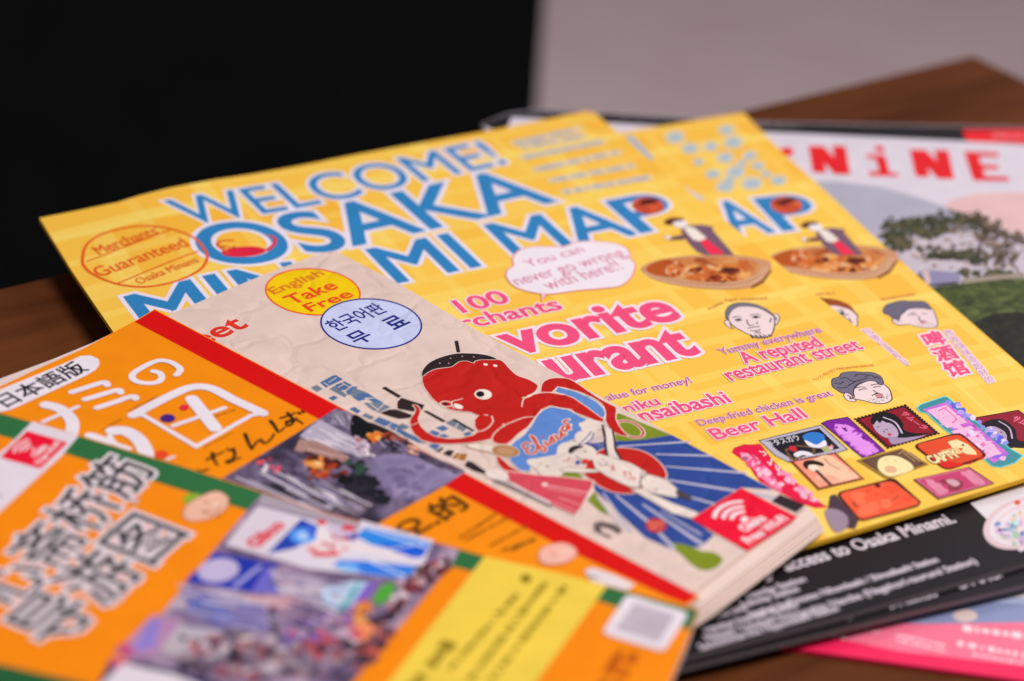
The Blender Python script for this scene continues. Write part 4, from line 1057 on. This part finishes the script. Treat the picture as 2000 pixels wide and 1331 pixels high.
p = S.pr('round_mark', True); p.ell(Cc((525, 705))[0], 20, 14, '#C8382E', 5); p.bars(*Cc((465, 690), (590, 690)), 7, '#DE8A80', seed=2); p.bars(*Cc((470, 725), (580, 725)), 7, '#DE8A80', seed=4); p.done()
def wifi(sheet, q, arcs_at, s_, txt, lab=('Osaka', 'Free Wi-Fi')):
    """red square wireless label: arcs, dot and two lines of lettering. q = left, top, right, bottom corners"""
    p = sheet.pr('wireless_label', True)
    p.poly(q, '#E60A32')
    W_ = '#F0DCE2'
    L, T_, R_, B_ = q
    def uv(u, v):  # u along L->T (the text's 'up'), v along T->R side
        return tuple(L[k] + (T_[k] - L[k]) * u + (B_[k] - L[k]) * v for k in (0, 1))
    c = arcs_at
    for i, r in enumerate((.17, .28, .40)):
        pts = [uv(c[0] + r * math.cos(t), c[1] + r * math.sin(t)) for t in (math.radians(a) for a in range(s_[0], s_[1] + 1, 10))]
        p.stroke(pts, W_, s_[2])
    pc = uv(*c); p.ell(pc, s_[2] * .9, s_[2] * .65, W_)
    for b, (a0, a1, k) in zip(lab, txt): p.text(b, uv(*a0), uv(*a1), uv(*k), W_, ref='F', bold=.05)
    p.done()
wifi(S, Cc((800, 655), (1190, 412), (1630, 640), (1240, 905)), (.50, .50), (232, 312, 9), (((.30, .70), (.72, .70), (.30, .55)), ((.14, .91), (.92, .91), (.14, .76))))
p = S.pr('spine_mark', True); p.poly(Cc((1430, 515), (1490, 462), (1690, 545), (1620, 602)), '#2E2226'); p.done()

# ---------------------------------------------------------------- sheet peeping out under the orange brochure
S = Sheet('leaflet', .175, (190, 668), 52, 'pale leaflet peeping out along the left edge of the orange and red brochure', 'leaflet')
S.paper('sheet', [(240, 641), (180, 670), (100, 703), (0, 740), (-120, 790), (-60, 900), (300, 900), (420, 760)], ink('#D9C6C2', 'matte'), .01)

# ---------------------------------------------------------------- orange brochure with the red stripe
def hA(l):      # its left end lifts a little
    return .03 * max(0, -l.x - .1)**2
S = Sheet('brochure', .20, (302, 605), 52.9, 'orange brochure with a red stripe and white Japanese title, lying over the cream booklet', 'brochure', 'orange brochures', h=hA)
ORG = '#F98A04'
S.paper('cover', [(302, 604), (262, 628), (220, 650), (165, 680), (70, 722), (0, 755), (-120, 815), (300, 1200), (900, 1300), (1250, 1245), (1367, 1166)], ink(ORG), .014, ink('#EBDCD8', 'matte'))
p = S.pr('stripe'); p.poly([(302, 606), (480, 700), (660, 794), (905, 923.5), (1180, 1068), (1362, 1163), (1340, 1180), (1300, 1165), (1080, 1060), (870, 950), (640, 828), (450, 728), (263, 629)], '#D20505'); p.done()
p = S.pr('street_photograph', True)
SP = photo('street_photo', ['#1B1620', '#4E4560', '#8C7FA0', '#C2B2C6'], (4, 9, 4))
p.poly([(658, 797), (905, 925), (872, 947), (760, 1010), (700, 1048), (560, 1000), (430, 937)], photo('crowd_photo', ['#17141C', '#3A3046', '#6C5E7C', '#A89AB0'], (7, 7, 7)))
# left awnings running down the arcade
p.poly(A((100, 720), (0, 790), (-60, 850), (60, 900), (250, 960), (460, 1010), (520, 960), (400, 880), (250, 800)), '#B4A8BC')
p.streaks(40, A((60, 740), (-40, 860), (420, 1010), (500, 960)), ['#E2D8E2', '#8F86A0', '#CFC4D2', '#6E647C', '#EDE4EC', '#5A5068'], (2, 6), (.2, .6), 3)
p.poly(A((190, 670), (300, 645), (370, 690), (350, 800), (250, 760)), '#84788E')
p.streaks(14, A((190, 680), (320, 650), (360, 760), (260, 780)), ['#C9BFCC', '#4A4052', '#A096AC', '#2A2430'], (1.5, 3), (.3, .8), 4)
p.poly(A((335, 790), (365, 680), (480, 740), (560, 785), (590, 830), (520, 870), (480, 920), (380, 880)), '#0E0F12', sm=True)
p.poly(A((480, 740), (640, 800), (760, 870), (860, 940), (760, 970), (640, 930), (560, 850)), '#201820', sm=True)
p.blobs(9, A((490, 830), (570, 820), (580, 870), (500, 880)), ['#F0882C', '#E8A04C', '#D86A20'], (5, 9), 5, 1.4)
p.blobs(10, A((560, 810), (650, 810), (700, 880), (600, 880)), ['#A23A22', '#7A2A1C', '#C4602C', '#3A1C18'], (4, 8), 6, 1.6)
p.blobs(8, A((640, 850), (730, 850), (760, 900), (680, 900)), ['#A85A50', '#6A3A3C', '#8E4A44'], (4, 9), 7, 2)
p.poly(A((755, 930), (790, 915), (850, 925), (900, 962), (888, 995), (830, 990), (780, 970)), '#D8907A', sm=True)
p.blobs(6, A((770, 925), (880, 960), (880, 990), (800, 975)), ['#E8B49C', '#B86A58'], (3, 6), 8, 2)
p.streaks(34, A((520, 880), (640, 850), (960, 1000), (700, 990)), ['#6C5F84', '#8C80A4', '#2A2434', '#57496A', '#1C1A20', '#B2A6C0'], (2, 5), (.15, .4), 9)
# signboards on the left
p.poly(A((-60, 870), (60, 880), (200, 940), (330, 1010), (310, 1060), (120, 1010), (-100, 960)), '#A8827C', sm=False)
p.streaks(12, A((-40, 890), (-60, 950), (300, 1050), (320, 1010)), ['#C9A49A', '#7A5450', '#D8BCB4'], (2, 5), (.3, .7), 10)
p.streaks(10, A((-40, 940), (-90, 1000), (270, 1090), (300, 1060)), ['#3A2A30', '#241C22', '#5A3C3C'], (3, 7), (.3, .7), 11)
p.blobs(46, A((-10, 1000), (240, 1040), (320, 1180), (20, 1160)), ['#C04A1C', '#E08A3C', '#A83218', '#7A2418', '#4A2018', '#2A1614', '#B85A34'], (4, 10), 42, 1.5)
p.ell(A((70, 1070))[0], 15, 8, '#E89A4C', 10); p.ell(A((85, 1062))[0], 7, 4, '#F2C88C', 10)
p.blobs(30, A((370, 850), (470, 900), (540, 1010), (400, 980)), ['#D9AEB2', '#C03A44', '#E2D6DC', '#5C5468', '#B49CB0'], (3, 6), 43, 1.4)
p.blobs(20, A((320, 1050), (450, 1060), (470, 1150), (330, 1140)), ['#1E3A30', '#2A4A3C', '#161A1E', '#4A3A54'], (4, 9), 44, 1.4)
# purple paving
p.poly(A((500, 1015), (600, 990), (760, 985), (1000, 1040), (1230, 1130), (1100, 1210), (860, 1330), (600, 1330), (500, 1180)), photo('road_photo', ['#4E4268', '#75678E', '#8E80A4', '#B4A6C4'], (6, 6, 6)), sm=False)
p.streaks(26, A((760, 960), (860, 940), (1230, 1120), (1150, 1150)), ['#2C2438', '#4A3E58', '#3C3248', '#6A5C78', '#1E1A26'], (2, 5), (.2, .5), 12)
p.blobs(30, A((500, 1120), (900, 1080), (860, 1330), (560, 1330)), ['#6A5E82', '#6E6086', '#7C6E96'], (5, 10), 13, 2.2)
p.blobs(50, A((280, 1150), (480, 1130), (640, 1400), (380, 1400)), ['#191922', '#24222E', '#3A3240', '#0F0F15'], (7, 16), 14, 1.6)
p.streaks(60, A((-60, 1060), (-300, 1200), (400, 1480), (520, 1380)), ['#191922', '#3A3240', '#D2C8D2', '#6E6072', '#B8A8B8', '#8C84A8', '#E2D8E0', '#84707A'], (2, 7), (.15, .5), 15)
p.streaks(16, [(450, 930), (520, 885), (660, 975), (640, 1010)], ['#B2A8C0', '#D6CCD8', '#4A4460', '#C8BED0'], (3, 7), (.3, .8), 16)
p.blobs(10, [(500, 905), (530, 895), (560, 920), (530, 930)], ['#C03A4C', '#D8526A', '#E2D8E0', '#7A3A4C'], (3, 7), 17, 1.6)
p.done()
p = S.pr('language_pill', True)
WP = '#E6DDE6'
pill = Z4((-30, 480), (20, 455), (410, 295), (450, 275), (500, 272), (545, 290), (552, 320), (530, 350), (480, 380), (60, 570), (10, 582), (-40, 585))
p.poly(pill, WP); p.stroke(pill + [pill[0]], WP, 3)
p.text('日本語版', *Z4((38, 556), (492, 346), (400, 303)), '#141216', ref='版', bold=.022)
p.done()
p = S.pr('title_lettering')
p.stroke(Z4((985, 378), (1006, 350), (985, 325), (945, 305), (890, 298), (830, 318), (750, 365), (738, 395), (770, 418), (830, 425), (880, 418), (902, 395), (890, 368), (855, 358)), WP, 13.5, sm=True)
for q in (((400, 475), (470, 452), (560, 424), (590, 422), (598, 436)), ((475, 515), (560, 490), (640, 466), (668, 465), (672, 478)), ((540, 562), (640, 530), (720, 502), (752, 500), (756, 512))): p.stroke(Z4(*q), WP, 14.5, sm=True)
p.stroke(Z4((255, 545), (330, 565), (385, 610), (405, 650), (400, 700)), WP, 25, sm=True); p.stroke(Z4((240, 640), (435, 555)), WP, 10)
p.stroke(Z4((742, 603), (860, 540), (960, 490), (1050, 452), (1130, 444), (1200, 462), (1300, 515), (1380, 552), (1466, 592)), WP, 22, sm=True)
p.stroke(Z4((742, 604), (800, 603), (1095, 778), (1400, 605), (1466, 592)), WP, 11)
p.stroke(Z4((1070, 512), (1200, 675)), WP, 27); p.stroke(Z4((965, 663), (1252, 562)), WP, 11)
p.ell(Z4((1027, 560))[0], 9, 5.5, '#E0243C'); p.ell(Z4((936, 620))[0], 15, 8, '#4A1C7C')
p.stroke(Z4((500, 715), (560, 735), (600, 760)), WP, 20, sm=True)
p.stroke(Z4((630, 690), (700, 692), (770, 735), (810, 800), (815, 840)), WP, 30, sm=True); p.stroke(Z4((610, 720), (640, 760), (720, 790)), WP, 12, sm=True)
p.ell(Z4((900, 822))[0], 14, 8, '#E2481C'); p.stroke(Z4((930, 850), (970, 835)), WP, 7)
p.done()
p = S.pr('brush_lettering', True)
BK = '#2C200E'
for q, a, b in ((((1155, 850), (1200, 828), (1250, 805)), 5, 3), (((1185, 815), (1195, 850), (1215, 882)), 6, 3), (((1262, 790), (1300, 800), (1310, 785)), 4, 3), (((1300, 790), (1312, 825), (1290, 850), (1265, 858), (1268, 868), (1295, 862), (1320, 845), (1345, 842)), 5, 3),
                (((1368, 708), (1385, 750), (1405, 792)), 6, 4), (((1405, 792), (1430, 755), (1455, 738), (1465, 752), (1480, 758), (1510, 738), (1530, 705)), 4, 4),
                (((1510, 635), (1535, 665), (1555, 695), (1590, 670)), 6, 3), (((1560, 620), (1610, 605), (1650, 588)), 4, 3), (((1590, 640), (1660, 618)), 4, 3), (((1605, 590), (1635, 625), (1630, 650), (1605, 660), (1600, 645), (1640, 632), (1665, 632), (1690, 650)), 5, 3), (((1660, 585), (1680, 598)), 4, 3), (((1680, 578), (1700, 590)), 4, 3), (((1105, 910), (1120, 915), (1165, 905)), 5, 4)):
    p.stroke(Z4(*q), BK, a * 1.35, sm=True, w2=b * 1.2)
for a, b in (((720, 578), (880, 497)), ((1200, 610), (1310, 572)), ((560, 690), (680, 622)), ((1140, 780), (1300, 700))): p.bars(*Z4(a, b), 3.4, '#8A5210', seed=a[0], gap=.3)
p.done()
p = S.pr('lower_lettering')
BK2 = '#4A3008'
p.text('오.的', (800, 1056), (918, 986), (783, 1022), BK2, ref='오', bold=.03)
for i, (a, b, wd) in enumerate((((620, 520), (900, 375), 6), ((850, 530), (1060, 392), 7), ((880, 545), (1130, 410), 7), ((1020, 575), (1230, 460), 7), ((1090, 600), (1270, 540), 10), ((1140, 600), (1275, 530), 8))):
    if i: p.bars(*Z8(a, b), wd, '#8A540C', seed=i + 70, gap=.2)
p.done()
p = S.pr('head_drawing', True)
p.poly(Z8((1290, 630), (1310, 590), (1370, 565), (1440, 560), (1495, 590), (1500, 630), (1450, 665), (1370, 680), (1310, 670)), '#EBB0A0', sm=True, line='#C87C66', lw=3)
p.blobs(7, Z8((1350, 600), (1470, 590), (1480, 650), (1360, 660)), ['#D88A7C', '#F0C4B6'], (3, 7), 3)
p.done()
p = S.pr('white_panel', True); p.poly(Z8((1545, 715), (1590, 695), (1720, 740), (1830, 790), (1780, 830), (1600, 790)), '#DCD0D4'); p.stroke(Z8((1570, 745), (1620, 755)), '#6A6A68', 6); p.done()

# ---------------------------------------------------------------- orange brochure with the green stripe, nearest
def hB(l):      # sags along its length, the far ends a little raised
    return .034 * ((l.y + 1.05) / 1.05)**2 - .012
S = Sheet('brochure', .245, (17, 811), 69.5, 'orange brochure with a green stripe and Chinese title, nearest the camera at the bottom left', 'brochure', 'orange brochures', h=hB)
S.paper('cover', [(-150, 772), (17, 810), (154, 850), (350, 908), (518, 962), (638, 1002), (842, 1056), (943, 1084), (1090, 1118), (1230, 1155), (1366, 1191), (1345, 1245), (1310, 1331), (1230, 1520), (0, 1700), (-400, 1500)], ink('#F98604'), .016, ink('#D9CFCB', 'matte'))
S.paper('inner_page', [(-150, 775), (518, 966), (842, 1060), (1230, 1160), (1362, 1195), (1343, 1250), (1306, 1334), (1230, 1500), (0, 1650), (-380, 1500)], ink('#D9CFCB', 'matte'), .014, dz=-.018)
GN = '#2C6A3C'
p = S.pr('stripe')
p.poly([(-150, 774), (17, 812), (154, 852), (350, 910), (518, 964), (638, 1004), (842, 1058), (943, 1086), (1090, 1120), (1230, 1157), (1364, 1193), (1347, 1231), (1170, 1175), (920, 1116), (700, 1060), (483, 997), (300, 940), (122, 884), (-20, 845), (-180, 800)], GN)
p.poly([(-300, 1240), (0, 1298), (60, 1312), (150, 1331), (400, 1400), (300, 1480), (-300, 1400)], '#1F5A32')
p.done()
p = S.pr('white_band', True); p.poly([(63, 823.5), (154, 851.5), (122, 889), (60, 945), (0, 1000), (-120, 1100), (-200, 1060), (-60, 930), (15, 872)], '#DDD2DC'); p.disc((0, 968), 3, '#3A3640'); p.done()
wifi(S, Z4((0, 840), (150, 690), (378, 757), (225, 902)), (.50, .50), (232, 312, 4.2), (((.30, .70), (.72, .70), (.30, .55)), ((.14, .91), (.92, .91), (.14, .76))))
p = S.pr('title_lettering')
kw = dict(bold=.008, outline='#DCCFD6', ow=.07)
p.text('心斋桥筋', (28, 1185), (300, 917), (161, 928), '#2A2628', ref='筋', **kw)
p.text('导游图', (108, 1262), (361, 1040), (189, 1061), '#2A2628', ref='图', **kw)
p.done()
p = S.pr('grey_texture', True)
p.blobs(22, [(60, 1150), (270, 930), (300, 950), (90, 1180)], ['#9A9298', '#B8AEB6'], (2, 4.5), 51, 1.3)
p.blobs(22, [(120, 1220), (290, 1050), (340, 1070), (170, 1240)], ['#9A9298', '#B8AEB6'], (2, 4.5), 52, 1.3)
p.done()
p = S.pr('head_drawing', True)
p.poly(Z7((1025, 330), (1030, 295), (1070, 283), (1120, 290), (1090, 330), (1060, 350)), '#8AA82C', sm=True)
p.poly(Z7((1020, 400), (1040, 350), (1100, 310), (1180, 275), (1230, 275), (1275, 310), (1265, 360), (1220, 400), (1160, 425), (1080, 438), (1035, 425)), '#E8B49C', sm=True, line='#9A5A48', lw=2)
p.blobs(9, Z7((1120, 330), (1240, 310), (1220, 400), (1120, 400)), ['#D8907C', '#F0CCB8', '#C87866'], (3, 6), 4, 1.2)
p.disc(Z7((1215, 405))[0], 4, '#7A2418'); p.disc(Z7((1140, 385))[0], 2.5, '#7A4A3C')
p.done()
p = S.pr('street_photograph', True)
p.poly([(512, 964), (638, 1004), (842, 1058), (898, 1074), (882, 1103), (690, 1331), (560, 1480), (60, 1500), (215, 1320), (483, 997)], photo('arcade_photo', ['#3E3048', '#6E5A7C', '#9A829C', '#CDBCC8'], (5, 5, 5)))
p.poly([(512, 965), (640, 1005), (790, 1044), (780, 1052), (600, 1008), (505, 985)], '#A79CA8')
p.poly(Z7((1440, 352), (1690, 415), (1480, 632), (1255, 570)), '#D6CAD6')
p.text('Glico', *Z7((1430, 590), (1590, 462), (1385, 545)), '#D8323E', ref='G', bold=.08)
blue = '#1E6CD2'
p.poly(Z7((1690, 418), (2000, 490)) + Z8((300, 430), (705, 545), (655, 660), (560, 765), (300, 735), (0, 700)) + Z7((1480, 630)), '#D9CFDC')
p.poly(Z7((1680, 425), (1780, 470), (1740, 540), (1640, 590), (1490, 620)), '#1C3FA8')
p.ell(Z7((1690, 520))[0], 26, 16, '#4E92E8'); p.ell(Z7((1690, 520))[0], 12, 8, '#A8C4F2')
p.poly(Z8((0, 455), (60, 480), (40, 520), (0, 515)), '#3C62D2')
p.poly(Z8((270, 520), (330, 470), (500, 510), (690, 560), (650, 610), (500, 600), (360, 570)), '#2C86E0'); p.poly(Z8((380, 560), (690, 575), (640, 640), (560, 640)), '#1458D0')
p.poly(Z8((140, 690), (180, 655), (330, 660), (620, 690), (560, 762), (330, 735)), '#2C78DC'); p.poly(Z8((140, 690), (230, 670), (300, 700), (250, 725)), '#7AB2EC')
for a, b, wd in (((330, 480), (680, 590), 5), ((350, 660), (560, 750), 6), ((420, 600), (660, 560), 4), ((250, 620), (560, 640), 9)): p.stroke(Z8(a, b), '#C6D4F0', wd)
p.poly(Z8((60, 470), (110, 440), (150, 480), (140, 520), (90, 560), (60, 540)), '#E6DADC', sm=True)
p.poly(Z8((130, 510), (200, 505), (275, 530), (250, 545), (160, 535)), '#D02634', sm=True); p.poly(Z8((30, 610), (120, 600), (190, 615), (150, 632), (40, 632)), '#D82A34', sm=True)
p.poly(Z8((0, 560), (160, 545), (360, 580), (560, 630), (540, 650), (300, 620), (0, 600)), '#E4D6DA', sm=True)
p.blobs(14, Z8((0, 540), (300, 570), (300, 610), (0, 600)), ['#D88C92', '#EBDDE0', '#B06A84'], (4, 9), 61, 2)
p.blobs(10, Z7((1790, 430), (1960, 480), (1960, 520), (1800, 500)), ['#5A48A8', '#C9BCD8', '#D8323E'], (6, 12), 62, 2)
p.poly(Z7((1195, 610), (1560, 678), (1400, 835), (1030, 775)), '#2233A6'); p.poly(Z7((1480, 700), (1700, 740), (1560, 840), (1400, 835)), '#6C66C4')
p.ell(Z7((1218, 712))[0], 41, 23, '#BDB0D2', -8); p.stroke(Z7((1310, 800), (1450, 690)), '#A6A2D8', 9)
p.poly(Z7((1010, 790), (1290, 850), (1480, 920), (1500, 1060), (1300, 1040), (1050, 960)), '#7C72A8'); p.poly(Z7((1060, 850), (1200, 880), (1330, 1000), (1200, 1010), (1080, 940)), '#5E68B4')
p.stroke(Z7((1000, 795), (1500, 905)), '#B8ACC4', 8)
p.poly(Z7((1500, 700), (2000, 800), (2000, 930), (1780, 920), (1560, 850)), '#B0A0B8'); p.poly(Z7((1340, 850), (1660, 860), (1700, 900), (1500, 930)), '#CDA2A8')
p.poly(Z7((1500, 900), (1540, 910), (1550, 1120), (1510, 1100)), '#4A3A56')
p.poly(Z8((60, 820), (260, 770), (360, 780), (170, 980), (100, 920)), '#B8CCE6'); p.poly(Z8((270, 790), (300, 780), (190, 985), (150, 960)), '#2CA0A8'); p.poly(Z8((330, 785), (400, 775), (230, 1000), (190, 985)), '#7A5CC0')
p.poly(Z8((380, 850), (430, 790), (490, 790), (470, 850), (420, 900), (370, 890)), '#4CA234', sm=True)
p.blobs(14, Z8((280, 900), (380, 900), (330, 1000), (260, 980)), ['#E0A03C', '#D8783C', '#A83830'], (6, 12), 63, 1.2)
p.blobs(60, Z8((520, 770), (760, 620), (780, 700), (430, 1010)), ['#7A2C34', '#A8404A', '#4A2430', '#C8A2AA', '#D9CCD2', '#5C3038'], (5, 12), 64, 1.3)
p.blobs(50, Z8((330, 1000), (500, 940), (400, 1200), (280, 1260)), ['#B05048', '#4A3444', '#7A4A56', '#D8826C', '#2E2838'], (7, 16), 65, 1.3)
p.poly(Z8((210, 1080), (260, 1010), (340, 1000), (370, 1040), (330, 1100), (260, 1120)), '#EE8A5C', sm=True)
p.poly(Z7((850, 960), (1020, 990), (860, 1200), (640, 1180)), '#B084AC'); p.poly(Z7((830, 1000), (900, 980), (860, 1140), (740, 1170)), '#8E7CCC'); p.poly(Z7((640, 1150), (700, 1110), (760, 1180), (700, 1190)), '#C04A7A')
p.poly(Z7((1000, 1010), (1250, 1040), (1160, 1190), (920, 1180), (900, 1140)), '#B5AAB4'); p.poly(Z7((1180, 1100), (1330, 1060), (1300, 1200), (1160, 1220)), '#5E5A66', sm=True)
p.poly(Z7((1310, 1050), (1400, 1060), (1390, 1130), (1320, 1130)), '#CFC2C0', sm=True); p.ell(Z7((1350, 1080))[0], 14, 10, '#D8CCC6')
p.poly(Z7((1600, 1000), (1780, 1000), (1760, 1120), (1560, 1140)), '#6E5A94'); p.poly(Z7((1640, 1010), (1760, 1020), (1740, 1060), (1640, 1060)), '#2E2430')
p.blobs(70, Z7((1100, 1100), (1960, 1100), (1960, 1331), (900, 1290)), ['#7C6A80', '#94808E', '#5A4A60', '#A89098', '#8A4A58', '#3A3040', '#B04A50'], (8, 22), 66, 1.5)
p.blobs(24, Z7((1600, 950), (1950, 950), (1990, 1100), (1600, 1080)), ['#C04058', '#A890B0', '#7C5CA0', '#D8B8C4'], (6, 14), 67, 1.5)
p.streaks(40, Z7((1010, 800), (860, 1000), (1500, 1080), (1600, 860)), ['#5E5696', '#8C80B0', '#B4A8C8', '#47407A', '#9A8EB8', '#D0C4D4'], (3, 8), (.1, .35), 71)
p.streaks(50, Z7((1500, 700), (1500, 940), (1960, 1100), (2000, 800)), ['#A090B4', '#C9BCCC', '#7A6A98', '#B87C94', '#5E4E78', '#DDD0DA'], (3, 8), (.1, .3), 72)
p.blobs(60, Z7((1000, 1040), (1500, 1060), (1900, 1300), (1100, 1290)), ['#4A3E50', '#6A5A6E', '#8E7C8C', '#A08A94', '#7A3A44', '#C4B4BE', '#2E2836'], (5, 12), 73, 1.5)
p.poly([(215, 1290), (300, 1300), (420, 1331), (520, 1400), (160, 1400), (190, 1340)], '#39365A'); p.poly([(213, 1285), (250, 1290), (262, 1312), (225, 1312)], '#C0527C')
p.poly([(212, 1322), (160, 1380), (100, 1500), (520, 1500), (420, 1350), (340, 1318), (240, 1296)], '#DCD0DA')
p.done()
p = S.pr('yellow_panel', True)
p.poly([(946.6, 1086.5), (1090, 1119), (1186, 1144), (1130, 1220), (1048, 1331), (940, 1480), (640, 1480), (761, 1331), (860, 1200)], '#E9C948')
p.done()
p = S.pr('panel_lettering', True)
OL = '#8C7614'
p.ell(Z8((1220, 758))[0], 11, 9, OL)
for i, (a, b, wd) in enumerate((((1170, 845), (790, 1270), 15), ((1330, 780), (900, 1331), 15), ((1440, 800), (1020, 1331), 15), ((800, 1110), (560, 1400), 34))):
    p.bars(*Z8(a, b), wd, OL, seed=80 + i, gap=.12, mn=.35, mx=.9)
p.done()
p = S.pr('white_panel', True)
q = rrect(Y1((62, 738), (366, 832), (240, 1022), (-62, 930)), .12)
p.poly(q, '#E2D8E0'); p.poly(Y1((100, 780), (300, 840), (215, 975), (0, 910)), photo('grey_print', ['#A99DA8', '#B9ADB8', '#C6BCC6'], (5, 5, 5)))
p.done()
p = S.pr('side_lettering', True)
for i, (a, b, wd) in enumerate((((1750, 1160), (1620, 1400), 26), ((1830, 1170), (1700, 1400), 24))): p.bars(*Z8(a, b), wd, '#B8560C', seed=90 + i, gap=.12, mn=.35, mx=.8)
p.done()

bpy.data.objects.remove(FO)
